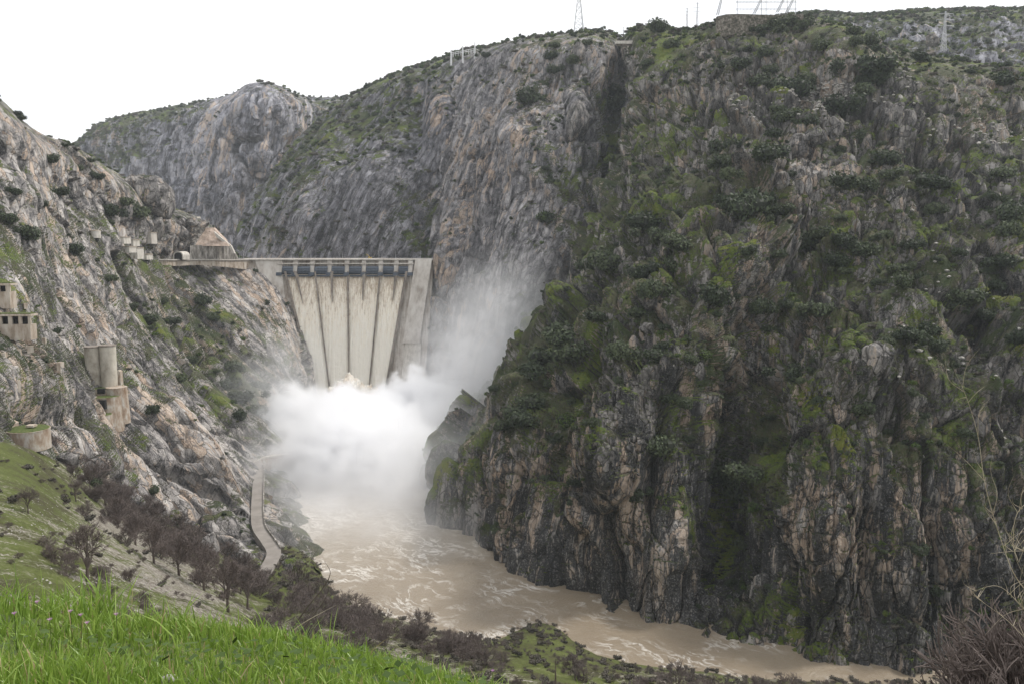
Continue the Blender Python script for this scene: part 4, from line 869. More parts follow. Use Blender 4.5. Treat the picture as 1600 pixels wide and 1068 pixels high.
# roofless concrete buildings on the left
def ruin(label, x0, x1, ytop, ysill, ybot, Y, openings, depth=5):
    t = empty('building', tuple(at((x0+x1)/2, ybot, Y))); tag(t, label, 'ruined building')
    placed(px_box('wall', x0, x1, ysill, ybot+6, Y, depth, M['concrete_old']), t)
    cur = x0
    yl = ytop+3.2
    for (a, b) in openings+[(x1, x1)]:
        if a-cur > .3: placed(px_box('pillar', cur, a, yl, ysill, Y+.05, .9, M['concrete_old']), t)
        cur = b
    placed(px_box('lintel', x0-.8, x1+.8, ytop, yl, Y-.3, depth+.8, M['concrete_old']), t)
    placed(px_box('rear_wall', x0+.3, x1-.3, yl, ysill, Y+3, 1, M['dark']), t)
    placed(px_box('roof_turf', x0, x1, ytop-1.4, ytop-.02, Y+.2, depth-.4, M['turf']), t)
    return t
Yr = 369.
ruin('long ruined concrete building with a row of dark openings at the frame edge', -45, 47, 491, 507, 525, Yr, [(-34, -22), (-16, -4), (2, 13), (18, 29), (33, 44)])
Yr2 = 386.
ruin('small ruined concrete building with one opening above the long one', -30, 15, 443, 456, 476, Yr2, [(-20, -8), (-1, 9)])
# stone foundation stubs between the ruins and the silos
STB = [(6, 556, 'wide'), (29, 552, ''), (46, 549, ''), (27, 603, ''), (95, 570, ''), (55, 545, ''), (70, 535, ''), (92, 575, ''), (38, 478, ''), (62, 500, '')]
mb = MB(); mb.box((0, 0, .2), (1.9, 1.6, 3.4)); stub_me = mb.mesh('concrete_stub', M['concrete_old'])
for k, (px, py, _) in enumerate(STB):
    p, n_ = surf(px, py); o = link('concrete_stub', stub_me, loc=p, rot=(0, 0, .3*k), scl=(.9+.25*(k % 3), 1, .8+.2*(k % 4)))
    tag(o, None, 'concrete stub', 'old concrete stubs on the left slope'); ZONED.append((o, px, py, 'stub'))
zone_labels(ZONED, [(40, 480, 'by the upper ruin'), (35, 555, 'below the long ruin'), (80, 570, 'nearest the silos'), (27, 603, 'low on the slope')], 'short square concrete stub, {o} of those {z}')
# huts by the dam
HUT = [(181, 193, 371, 380, 'small pale hut beside the round tank above the dam road'), (199, 208, 375, 384, 'narrow pale hut in the rock left of the tunnel'), (186, 202, 386, 394, 'flat roofed pale shed below the hut by the tank'), (219, 229, 398, 405, 'white cabin at the road side left of the tunnel mouth'), (205, 214, 388, 404, 'tall pale hut standing beside the white cabin'), (222, 236, 364, 380, 'square grey concrete building under the leaning boulder')]
for (x0, x1, y0, y1, l) in HUT:
    Y = depth_at((x0+x1)/2, y1+1)-1.5; t = empty('hut', tuple(at((x0+x1)/2, y1, Y))); tag(t, l, 'hut', 'small works huts left of the dam')
    placed(px_box('wall', x0, x1, y0, y1+1, Y, 12, M['concrete_pale'] if 'pale' in l or 'white' in l else M['concrete']), t)
    placed(px_box('roof', x0-.5, x1+.5, y0-1, y0, Y-.3, 12, M['concrete_old']), t)
    placed(px_box('door', (x0+x1)/2-1, (x0+x1)/2+1, y1-4.5, y1, Y-.05, .2, M['concrete_dark']), t)
Y = depth_at(149, 370)-1; c = at(149, 370, Y)
t = empty('water_tank', tuple(c)); tag(t, 'small round white tank on the left slope above the huts', 'tank')
lathe_part('tank_wall', c+(0, 0, -1), [(3.6, 0), (3.6, 5)], M['concrete_pale'], t, 28); lathe_part('tank_lid', c+(0, 0, 4), [(3.75, 0), (3.75, .4), (1, .8)], M['concrete_old'], t, 28)
# platform on top of the knob
t = empty('lookout', tuple(at(297, 342, 800))); tag(t, 'flat concrete lookout slab on the rock above the tunnel', 'lookout')
placed(px_box('slab', 284, 308, 338.5, 341, 797, 9, M['concrete_pale']), t); placed(px_box('support', 292, 296, 341, 350, 800, 5, M['concrete_old']), t)

# ------------------------------------------------------------------ riverside road
def ribbon(name, ctr, width, z, mat, down, label):
    C = np.array([onz(x, y, z) for x, y in ctr]); t = np.linspace(0, len(C)-1, len(C)*6); C = catmull(C[:, None, :], t, 0)[:, 0]
    T = np.gradient(C, axis=0); T /= np.linalg.norm(T, axis=1)[:, None]; S = np.stack([T[:, 1], -T[:, 0], 0*T[:, 0]], 1)
    L, R = C-S*width/2, C+S*width/2; D = np.array([0, 0, -down]); n = len(C)
    V = np.vstack([L, R, L+D, R+D]); f = []
    for k in range(n-1):
        f += [(k, n+k, n+k+1, k+1)[::-1], (k, k+1, 2*n+k+1, 2*n+k)[::-1], (n+k+1, n+k, 3*n+k, 3*n+k+1)[::-1]]
    return C, L, R, mesh_np(name, V, f, mat)
C, L, R, me = ribbon('road', [(398, 716), (404, 735), (403, 765), (402, 800), (405, 824), (419, 845), (428, 862), (420, 882), (410, 900), (404, 920)], 6.3, 17, M['road'], 16, '')
tag(link('road', me), 'pale gravel road winding along the left bank', kind='structure')
RS = L if np.mean(L[:, 0]) > np.mean(R[:, 0]) else R
t = empty('parapet_wall', tuple(RS[0])); tag(t, 'low stone parapet wall along the river side of the road', 'parapet')
mb = MB()
for k in range(4, len(RS)-22):
    a, b = RS[k], RS[k+1]; mb.hexa([a+(-.25, 0, -2), b+(-.25, 0, -2), b+(.25, 0, -2), a+(.25, 0, -2), a+(-.25, 0, .9), b+(-.25, 0, .9), b+(.25, 0, .9), a+(.25, 0, .9)])
placed(mb.build('coping', M['facing']), t)
t = empty('quay_wall', tuple(onz(440, 725, 17))); tag(t, 'curved ochre retaining wall of the riverside road half lost in spray', 'wall')
top = [onz(x, y, 17) for x, y in ((396, 722), (408, 717), (420, 714.5), (435, 712.5), (450, 711), (470, 709))]
mb = MB()
for k in range(5):
    a, b = top[k], top[k+1]; mb.hexa([a+(3, -3, -26), b+(3, -3, -26), b+(0, 8, -26), a+(0, 8, -26), a, b, b+(0, 8, 0), a+(0, 8, 0)])
placed(mb.build('masonry', M['ochre']), t)
mb = MB()
for k in range(5):
    a, b = top[k], top[k+1]; mb.hexa([a+(0, -.4, .01), b+(0, -.4, .01), b+(0, .4, .01), a+(0, .4, .01), a+(0, -.4, .9), b+(0, -.4, .9), b+(0, .4, .9), a+(0, .4, .9)])
placed(mb.build('coping', M['concrete_pale']), t)
# ------------------------------------------------------------------ pylons and skyline works
def lattice(mb, a, b, wa, wb, n, r):
    """four-legged lattice mast between centre points a (bottom) and b (top)"""
    a = np.array(a, float); b = np.array(b, float); rings = []
    for k in range(n+1):
        f = k/n; c = a+(b-a)*f; w = wa+(wb-wa)*f; rings.append([c+np.array([sx*w, sy*w, 0]) for sx, sy in ((-1, -1), (1, -1), (1, 1), (-1, 1))])
    for k in range(n):
        for e in range(4):
            mb.bar(rings[k][e], rings[k+1][e], r, 3, ends=False)
            p, q_ = (e, (e+1) % 4); mb.bar(rings[k][p], rings[k+1][q_], r*.6, 3, ends=False); mb.bar(rings[k][q_], rings[k+1][p], r*.6, 3, ends=False)
            mb.bar(rings[k+1][p], rings[k+1][q_], r*.6, 3, ends=False)
def pylon(px, pyb, pyt, Y, label, arms=(.62, .78, .93), wb=.09, armw=.2, r=.22, mat='metal'):
    b = at(px, pyb, Y); tp = at(px, pyt, Y); H = tp[2]-b[2]
    t = empty('pylon', tuple(b)); tag(t, label, 'pylon', 'power line pylons on the skyline')
    mb = MB(); lattice(mb, (0, 0, -2), (0, 0, H*.6), H*wb, H*.025, 7, r); lattice(mb, (0, 0, H*.6), (0, 0, H), H*.025, H*.012, 5, r*.8)
    link('mast', mb.mesh('mast', M[mat]), t)
    for f in arms:
        mb = MB(); w = H*armw*(1.15-.4*(f-.6)); z = H*f
        for s in (-1, 1):
            mb.bar((0, -.3, z), (s*w, 0, z), r*.8, 3); mb.bar((0, .3, z+H*.03), (s*w, 0, z), r*.8, 3)
            for q_ in (.35, .7): mb.bar((s*w*q_, 0, z), (s*w*q_, 0, z+H*.03*(1-q_)), r*.5, 3)
            mb.bar((s*w, 0, z), (s*w, 0, z-H*.045), r*.7, 4)
        link('cross_arm', mb.mesh('cross_arm', M[mat]), t)
    return t
pylon(904, 62, -42, 1180, 'tallest lattice pylon on the skyline left of the side gully', r=.42)
pylon(942, 58, 40, 1500, 'small distant pylon left of the gully bridge', arms=(.7, .95), r=.2)
pylon(974, 62, 42, 1500, 'small distant pylon nearest the gully bridge', arms=(.7, .95), r=.2)
pylon(1073, 44, 12, 1300, 'slim pylon behind the crest, shorter of a pair', wb=.05, r=.22)
pylon(1089, 42, 4, 1300, 'slim pylon behind the crest, taller of a pair', wb=.05, r=.22)
pylon(1474, 78, 18, 1000, 'twin armed pylon on the hillside at upper right', wb=.06, r=.22, armw=.22)
pylon(790, 103, 82, 1020, 'low lattice pylon in the scrub above the tan cliff', arms=(.9,), r=.16)
# leaning take-off gantries on the terrace
def terrace_gantry(px0, py0, px1, py1, Y, label, cat='gantry'):
    a = at(px0, py0, Y); b = at(px1, py1, Y); t = empty('gantry_mast', tuple(a)); tag(t, label, cat, 'switchyard steelwork on the terrace')
    mb = MB(); lattice(mb, (0, 0, 0), b-a, 1., .6, 9, .2); link('lattice_frame', mb.mesh('lattice_frame', M['metal']), t)
    return t
terrace_gantry(1121, 24, 1130, -12, 752, 'leaning lattice mast at the tip of the walled terrace')
terrace_gantry(1178, 22, 1195, -12, 752, 'leaning lattice mast in the middle of the terrace')
terrace_gantry(1214, 20, 1230, -12, 752, 'first of two leaning lattice masts at the wide end of the terrace')
terrace_gantry(1229, 20, 1245, -12, 752, 'last leaning lattice mast at the wide end of the terrace')
t = empty('switchyard_frame', tuple(at(1150, 22, 756))); tag(t, 'tall steel frame with horizontal beams over the terrace', 'steel frame')
for px in (1152, 1190, 1197, 1230, 1243):
    mb = MB(); mb.bar(at(px, 26, 756), at(px, -10, 756), .28, 4); placed(mb.build('post', M['metal']), t)
for py in (4.5, 16):
    mb = MB(); mb.bar(at(1150, py, 756), at(1245, py-.5, 756), .2, 4); mb.bar(at(1150, py-2, 756), at(1245, py-2.5, 756), .2, 4)
    for k in range(18): mb.bar(at(1150+k*5.3, py, 756), at(1152.6+k*5.3, py-2, 756), .1, 3)
    placed(mb.build('beam', M['metal']), t)
t = empty('white_gantry', tuple(at(722, 96, 1060))); tag(t, 'white three legged switchgear gantry on the ridge above the cliff', 'gantry')
Yg = 1045
for px, yb, ytp in ((705, 99, 80), (723, 95, 72), (742, 92, 66)):
    mb = MB(); lattice(mb, at(px, yb+4, Yg), at(px, ytp, Yg), .75, .5, 6, .3); placed(mb.build('leg', M['metal_white']), t)
for (xa, ya, xb, yb) in ((705, 83, 742, 76), (705, 85.5, 742, 78.5), (742, 76, 760, 84)):
    mb = MB(); mb.bar(at(xa, ya, Yg), at(xb, yb, Yg), .3, 4); placed(mb.build('beam', M['metal_white']), t)
mb = MB()
for k in range(9):
    x = 708+k*4; mb.bar(at(x, 82-k*.75, Yg), at(x, 89-k*.75, Yg), .22, 4)
placed(mb.build('insulators', M['metal_white']), t)
# stone terrace wall on the crest
t = empty('terrace_wall', tuple(at(1190, 45, 1000))); tag(t, 'long rough stone terrace wall on the crest under the steel masts', 'wall')
tp_ = [(1112, 34), (1120, 26), (1135, 22.5), (1155, 22), (1190, 23), (1230, 23.5), (1255, 22), (1272, 25)]; Yt = 737.
M['rubble_wall'] = simple('rubble_masonry', (.03, .035, .022), (.12, .105, .085), .55, .95, .6, None, c3=(.30, .27, .23))
wall_poly('masonry', [(1120, 56), (1150, 60), (1190, 60), (1225, 58), (1262, 52)]+[q for q in tp_[::-1] if 1118 < q[0] < 1262], Yt, 3, M['rubble_wall'], t)
# gully bridge
Yb = 872.
t = empty('bridge', tuple(at(976, 70, Yb))); tag(t, 'short flat concrete bridge spanning the top of the side gully', 'bridge')
placed(px_box('deck', 962, 992, 65.5, 68.5, Yb-8, 7, M['concrete_pale']), t); placed(px_box('girder', 964, 990, 68.6, 71.5, Yb-6.5, 4, M['concrete_dark']), t)
placed(px_box('parapet', 962, 992, 63.8, 65.4, Yb-8, .4, M['concrete_pale']), t); placed(px_box('pier', 980, 983, 71.6, 92, Yb-6, 3, M['concrete']), t)
placed(px_box('parapet', 962, 992, 63.8, 65.4, Yb-1.5, .4, M['concrete_pale']), t)

# ------------------------------------------------------------------ boulders
def boulder_mesh(name, seed, squash=(1, 1, 1), angular=.3):
    bm = bmesh.new(); bmesh.ops.create_icosphere(bm, subdivisions=5, radius=1)
    P = np.array([v.co[:] for v in bm.verts]); r_ = np.random.default_rng(seed); k = 13
    Nn = r_.normal(size=(k, 3)); Nn /= np.linalg.norm(Nn, axis=1)[:, None]; D = r_.uniform(.72, 1.0, k)
    c = np.clip(P@Nn.T, .05, None); R = D/c; w = np.sort(R, axis=1); r = w[:, 0]*.86+.14*np.minimum(w[:, 1], 1.3)     # a stone cut by flat joints, edges worn
    r = np.minimum(r, 1.25)*(1+.05*fbm(P*2.5, 3, seed)+.02*fbm(P*9, 3, seed+2))
    F1, F2, ID, V = worley(P*.9+seed*3.3, seed); jt = np.exp(-((F2-F1)/.035)**2); r = r-.06*jt
    P = P*r[:, None]*np.array(squash)
    for v, p in zip(bm.verts, P): v.co = p
    me = bpy.data.meshes.new(name); bm.to_mesh(me); bm.free(); me.materials.append(M['rock_boulder'])
    for n, v in (('joint', jt), ('cell', .5), ('veg', -.05), ('tan', -.12), ('dark', -.15)):
        A = me.attributes.new(n, 'FLOAT', 'POINT'); A.data.foreach_set('value', np.zeros(len(me.vertices), np.float32)+np.asarray(v, np.float32))
    return me
BM = [boulder_mesh('boulder', s, sq, an) for s, sq, an in ((3, (1, .85, 1.15), .4), (8, (1.1, .9, .8), .35), (14, (.8, .8, 1.35), .5), (21, (1, 1, 1), .6))]
BLD = [ # px, py, width px, mesh, aspect, tilt, label
 (1371, 557, 46, 0, 1.05, .1, 'large pale pointed boulder balanced on the mossy ledge'),
 (238, 304, 56, 2, 1.0, -.8, 'huge pale leaning boulder on the skyline of the left slope'),
 (208, 286, 26, 1, 1.1, .2, 'rounded tan boulder propped beside the huge leaning one'),
 (252, 322, 18, 3, 1.1, 0, 'dark faced block under the foot of the leaning boulder'),
 (118, 232, 14, 1, .7, 0, 'small flat boulder perched on the left skyline'),
 (1249, 234, 34, 3, 1.15, .1, 'blocky brown boulder at the low end of the boulder row'),
 (1276, 214, 34, 1, 1.0, 0, 'middle boulder of the row leaning up the right slope'),
 (1304, 198, 28, 0, 1.1, 0, 'upper rounded boulder of the row on the right slope'),
 (1456, 66, 20, 3, 1.1, 0, 'square rock outcrop standing up near the right pylon'),
 (1222, 282, 24, 0, 1.1, 0, 'smooth pale boulder among shrubs under the boulder row'),
 (1094, 580, 22, 2, 1.1, 0, 'upright rock pinnacle above the tan rock column'),
 (1017, 465, 22, 2, 1.3, .1, 'tall cracked boulder on the ridge edge above the gully'),
 (1012, 512, 22, 1, 1.2, 0, 'round topped boulder stacked below the ridge edge'),
 (990, 538, 18, 3, 1.3, 0, 'small knobbly boulder on the ridge over the dark cliff'),
 (1310, 640, 26, 2, 1.1, .3, 'pair of tan blocks above the mossy slab'),
 (1003, 476, 18, 1, 1, 0, 'small tan boulder tucked under the ridge shrubs'),
 (900, 190, 40, 2, 1.2, .1, 'tall rounded rock tooth beside the side gully'),
 (1530, 405, 26, 1, .7, .2, 'flat grey boulder in the grass on the right slope'),
 (905, 82, 22, 3, 1.1, 0, 'pale cliff top block under the tall pylon'),
 (300, 826, 44, 1, .8, .3, 'cracked grey outcrop among bare trees near the road'),
 (326, 856, 36, 2, 1.1, .35, 'lower tan edged outcrop among bare trees near the road'),
 (275, 808, 26, 3, .8, 0, 'small jumbled grey rocks at the top of the outcrop'),
 (286, 366, 20, 2, 1.0, .3, 'craggy block over the tunnel mouth'),
 (268, 376, 18, 0, 1.2, 0, 'dark craggy block left of the tunnel mouth'),
 (300, 349, 20, 3, .7, .2, 'layered rock under the lookout slab'),
 (262, 392, 14, 1, 1.1, 0, 'small rock at the road edge left of the tunnel'),
 (284, 386, 14, 3, 1.0, .2, 'rock jammed between tunnel and masonry facing'),
 (318, 350, 16, 1, .7, .5, 'sloping grey rock above the tan sprayed patch'),
 (246, 356, 24, 2, 1.1, -.3, 'tall tan rock between huts and tunnel'),
 (110, 715, 44, 1, .8, .4, 'long pale rock ledge beside the round platform'),
 (150, 730, 40, 0, .9, .4, 'broken tan rock below the ledge on the green slope'),
]
for (px, py, w, mi, asp, tilt, l) in BLD:
    FY = {286: 778., 268: 770., 300: 786., 284: 776., 318: 786., 262: 752., 238: 742., 208: 738., 252: 736., 118: 650.}
    p, n_ = surf(px, py+w*.35) if px not in FY else (at(px, py, FY[px]), 0); s = w*.5*p[1]/F/cp; c = at(px, py, p[1]+s*.25)
    o = link('boulder', BM[mi], loc=c, rot=(0, tilt, px*.37 % 6.28), scl=(s, s*1.0, s*asp)); tag(o, l, 'boulder')

# ------------------------------------------------------------------ shrubs and trees
def leafy(name, seed, n, leaf, mat, core, flat=.8, lobes=7):
    r = np.random.default_rng(seed); L = r.normal(size=(lobes, 3))*np.array([.42, .42, .22]); L[:, 2] = np.abs(L[:, 2])*flat+.35; Rr = r.uniform(.32, .55, lobes)
    pts = []
    k = r.integers(0, lobes, n); d = r.normal(size=(n, 3)); d /= np.linalg.norm(d, axis=1)[:, None]; d[:, 2] = d[:, 2]*.85+.12
    rad = Rr[k]*(r.uniform(.55, 1.12, n)**.6); c = L[k]+d*rad[:, None]
    c += r.normal(size=(n, 3))*.05; ok = c[:, 2] > .02; c = c[ok]; d = d[ok]; n = len(c)
    nrm = d+r.normal(size=(n, 3))*.9; nrm /= np.linalg.norm(nrm, axis=1)[:, None]
    a = np.cross(nrm, r.normal(size=(n, 3))); a /= np.linalg.norm(a, axis=1)[:, None]; b = np.cross(nrm, a); s = leaf*r.uniform(.6, 1.4, n)[:, None]
    V = np.stack([c-a*s, c-b*s*.6, c+a*s, c+b*s*.6], 1).reshape(-1, 3); f = np.arange(4*n).reshape(-1, 4)
    me = mesh_np(name, V, f, mat); me.materials.append(core)
    # dense inner mass
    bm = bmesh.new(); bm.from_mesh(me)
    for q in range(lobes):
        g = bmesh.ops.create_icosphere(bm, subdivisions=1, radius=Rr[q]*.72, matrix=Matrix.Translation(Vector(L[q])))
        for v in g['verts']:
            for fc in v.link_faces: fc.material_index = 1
    bm.to_mesh(me); bm.free(); return me
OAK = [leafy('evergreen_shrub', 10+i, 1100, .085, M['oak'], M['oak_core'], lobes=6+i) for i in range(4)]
GRN = [leafy('green_shrub', 30+i, 800, .08, M['green'], M['oak_core'], lobes=6) for i in range(2)]
def bare(name, seed, stems, depth, spread, mat, r0=.018, up=.5, trunk=0., kids=3, minr=.0035):
    rnd = random.Random(seed); mb = MB()
    def grow(p, d, ln_, r, k):
        m = p+d*ln_*.5+Vector((rnd.uniform(-1, 1), rnd.uniform(-1, 1), rnd.uniform(-1, 1)))*ln_*.07; e = p+d*ln_
        mb.bar(p, m, r, 3, r*.85, ends=False); mb.bar(m, e, r*.85, 3, r*.65, ends=False)
        if k == 0: return
        for q in range(kids if k > 1 else kids+1):
            nd = (d+Vector((rnd.gauss(0, .48), rnd.gauss(0, .48), rnd.gauss(.08, .35)))).normalized()
            base = m.lerp(e, rnd.uniform(0, 1)); grow(base, nd, ln_*rnd.uniform(.55, .85), max(r*.55, minr), k-1)
    if trunk:
        e = Vector((.02, 0, trunk)); mb.bar((0, 0, -.05), e, r0*1.6, 6, r0*1.2); start = [e]*stems
    else: start = [Vector((rnd.uniform(-.12, .12), rnd.uniform(-.12, .12), 0)) for _ in range(stems)]
    for s_ in start:
        d = Vector((rnd.gauss(0, spread), rnd.gauss(0, spread), up+rnd.random()*.4)).normalized(); grow(s_, d, .32, r0, depth)
    return mb.mesh(name, mat)
BSH = [bare('bare_shrub', 50+i, 12, 4, .55, M['twig'], minr=.0045) for i in range(3)]
BTR = [bare('bare_tree', 60+i, 5, 5, .30, M['twig'], r0=.02, trunk=.22, up=.9, minr=.0035) for i in range(3)]
def put(me, name, px, py, w, label, cat, group, asp=1.0, k=[0], sink=.06, flatten=1.):
    p, n_ = surf(px, py); s = w*.5*p[1]/F/cp*1.1; k[0] += 1
    o = link(name, me, loc=p-np.array([0, 0, s*sink])-n_*0, rot=(random.uniform(-.12, .12), random.uniform(-.12, .12), random.uniform(0, 6.28)), scl=(s, s, s*asp*random.uniform(.85, 1.15)*flatten))
    if label: tag(o, label, cat, group)
    return o
EVR = [(1140,40,16),(1160,47,20),(1187,48,24),(1222,46,18),(1256,40,22),(1256,125,38),(1237,140,40),(1359,106,45),(1375,115,35),(1350,142,28),(1360,125,30),(1172,156,30),(1236,108,20),(1209,108,20),(1178,128,30),(1153,103,25),(1197,83,20),(1200,44,20),(1220,34,28),(1248,27,16),(1337,50,18),(1337,66,20),(1358,66,20),(1369,78,18),(1440,90,22),(1575,125,30),(1569,272,28),(1306,173,45),(1319,205,24),(1344,214,25),(1389,247,34),(1400,272,30),(1325,284,35),(1359,290,30),(1460,285,35),(1125,237,32),(1150,225,20),(1206,208,25),(1200,240,40),(1162,256,30),(1122,255,30),(1137,272,25),(1230,184,25),(1215,173,20),(1259,190,30),(1287,72,25),
(1172,322,50),(1224,330,34),(1575,337,40),(1569,359,32),(1262,379,40),(1290,370,32),(1321,377,34),(1341,387,34),(1359,391,24),(1361,370,28),(1313,408,36),(1456,328,24),(1423,381,24),(1462,438,38),(1411,442,28),(1437,435,20),(1397,419,20),(1515,466,40),(1503,485,34),(1555,446,26),(1546,494,28),(1271,485,34),(1258,494,24),(1184,480,30),(1358,485,40),(1417,525,38),(1453,514,28),(1572,407,34),(1210,398,20),(1243,581,40),(1586,530,28),
(854,342,26),(1006,345,40),(1025,366,35),(958,412,48),(930,415,30),(1059,379,40),(1014,424,40),(1053,412,30),(1014,452,40),(997,486,30),(1169,317,40),(1121,466,40),(966,550,38),(1024,553,30),(848,559,50),(876,525,50),(834,575,40),(890,553,45),(927,494,28),(1166,393,20),(1186,480,30),
(1021,694,45),(1041,623,30),(1116,737,55),(1147,765,50),(1167,737,40),(994,777,28),(895,757,24),(927,659,24),(813,651,40),(789,667,30),(829,627,40),
(894,95,22),(870,109,18),(758,88,12),(827,155,35),(870,72,14),(861,89,16),(916,69,14),(1031,43,26),(1045,69,18),(965,144,28),(968,164,30),(1011,98,18)]
VARIETY = {'cliff': ('on the mossy cliff of the right bank', 'evergreen shrubs on the right cliff'), 'cliff.001': ('on the granite spur beside the gully', 'evergreen shrubs on the granite spur'), 'cliff.002': ('on the slabby face behind the dam', 'evergreen shrubs on the face behind the dam'), 'mountain': ('on the distant pale cliff', 'evergreen shrubs on the distant cliff'),
           'hill': ('on the far upper hillside', 'evergreen shrubs on the upper hillside'), 'rock_slope': ('among the slabs of the left slope', 'evergreen shrubs on the left slope'), 'hillside': ('on the grass bank by the river', 'evergreen shrubs on the near bank')}
def region_of(px, py):
    d = (allx[visI]-px)**2+(ally[visI]-py)**2; return VIS[allk[visI[np.argmin(d)]]]
SHR = []
def shrub(px, py, w, i):
    reg = region_of(px, py); a, gname = VARIETY[reg]; size = 'large' if w >= 36 else ('medium' if w >= 24 else 'small')
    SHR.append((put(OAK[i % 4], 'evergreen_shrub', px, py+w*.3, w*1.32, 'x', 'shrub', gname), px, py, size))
for i, (px, py, w) in enumerate(EVR): shrub(px, py, w, i)
extra = [(50, 165, 12), (37, 175, 14), (78, 250, 20), (100, 228, 10), (92, 300, 22), (170, 330, 26), (150, 275, 16), (190, 315, 22), (215, 330, 30), (120, 390, 24), (45, 365, 34), (20, 300, 18), (318, 470, 22), (236, 495, 22), (270, 500, 20), (210, 480, 16), (330, 500, 18), (280, 590, 20), (355, 600, 26), (385, 620, 30), (375, 650, 22), (365, 570, 26), (400, 640, 20), (235, 640, 18), (255, 470, 14), (300, 560, 20), (410, 600, 20), (5, 340, 26), (65, 320, 14), (220, 350, 20), (120, 265, 12), (140, 250, 12)]
for i, (px, py, w) in enumerate(extra): shrub(px, py, w, i)
# more of them where ledges hold soil
rs = np.random.default_rng(99); cnt = len(EVR)+len(extra)
wgt = np.clip(allN[visI][:, 2]*.9+allveg[visI]*1.3-.45, 0, None)*(allk[visI] != VIS.index('hillside'))
inx = (allx[visI] > 5) & (allx[visI] < 1595) & (ally[visI] > 5) & (ally[visI] < 950) & (wgt > .05)
misty = (allx[visI] < 720) & (ally[visI] > 560) & (allx[visI] > 430)
cand = visI[inx & ~misty]; wc = wgt[inx & ~misty]; wc = wc/wc.sum()
pick = rs.choice(cand, size=290-cnt, replace=False, p=wc)
for i, j in enumerate(pick):
    Y = allP[j][1]; w = float(np.clip(rs.uniform(2.2, 6.5)*2*F/Y*.5*1.1, 5, 46)); shrub(allx[j], ally[j]-w*.2, w, i)
SZ = [(1150, 60, 'left under the terrace wall'), (1230, 120, 'above the pale rubble'), (1360, 110, 'right of the pale rubble'), (1310, 180, 'just below the pale rubble'), (1350, 60, "right of the terrace"), (1130, 250, 'left of the boulder row'), (1330, 270, 'right under the boulder row'), (1220, 330, 'on the dome below the boulder row'), (1400, 250, "on the upper fold"),
 (1450, 90, "by the square outcrop"), (1570, 130, "at upper right edge"), (1570, 280, "below the dark twig"), (1560, 400, "by the flat boulder"), (1330, 380, "in the middle band"), (1440, 440, "over the pointed boulder"), (1360, 520, "left of the pointed boulder"), (1500, 480, "right of the pointed boulder"), (1460, 580, "under the pointed boulder"),
 (1030, 350, "on the upper mossy ridge"), (1040, 430, 'on the lower mossy ridge'), (940, 420, "at the gully mouth"), (960, 540, 'around the rock pinnacles'), (860, 550, 'on the spur over the spray'), (820, 640, "on the misty nose"), (1120, 470, "on the mossy dome"), (1250, 490, "right of the mossy dome"), (1240, 600, 'above the dark chasm'), (1130, 740, 'inside the dark chasm'), (1020, 680, 'beside the tan rock column'), (920, 720, 'on the dark river wall'), (1350, 700, 'under the mossy slab'), (1500, 700, 'behind the pale branches'), (1400, 850, 'low on the streaked river wall'),
 (1010, 70, 'right of the gully bridge'), (1060, 150, "right of the gully top"), (960, 160, 'down in the side gully'), (880, 90, 'under the tallest pylon'), (830, 150, 'above the tan spur face'), (850, 330, 'on the spur below the tan face'), (760, 100, 'by the white gantry'), (640, 130, 'on the shoulder behind the dam'), (700, 250, 'beside the orange stained face'), (560, 200, 'on the saddle left of the slabs'), (500, 260, 'on the ridge above the dam crest'), (590, 330, 'on the slabs above the spillway'), (430, 360, "behind the dam's left end"), (230, 220, 'on the distant left summit'), (380, 200, 'on the distant domed cliff'), (160, 230, "at the distant left end"), (280, 280, "above the leaning boulder"), (470, 190, 'on the distant saddle'),
 (50, 180, "on the upper left skyline"), (30, 330, "at the left edge"), (100, 260, "by the skyline boulder"), (190, 330, 'left of the leaning boulder'), (120, 400, 'above the ruins'), (230, 400, 'by the works huts'), (240, 490, "below the works huts"), (60, 500, 'round the ruined buildings'), (330, 490, "under the dam road"), (300, 580, 'right of the silos'), (370, 600, 'at the edge of the spray'), (400, 520, 'beside the left abutment'), (250, 660, 'below the silos'), (80, 620, 'left of the silos'), (330, 720, "on the long slabs")]
zone_labels(SHR, SZ, '{w} evergreen shrub, {o} of those {z}')
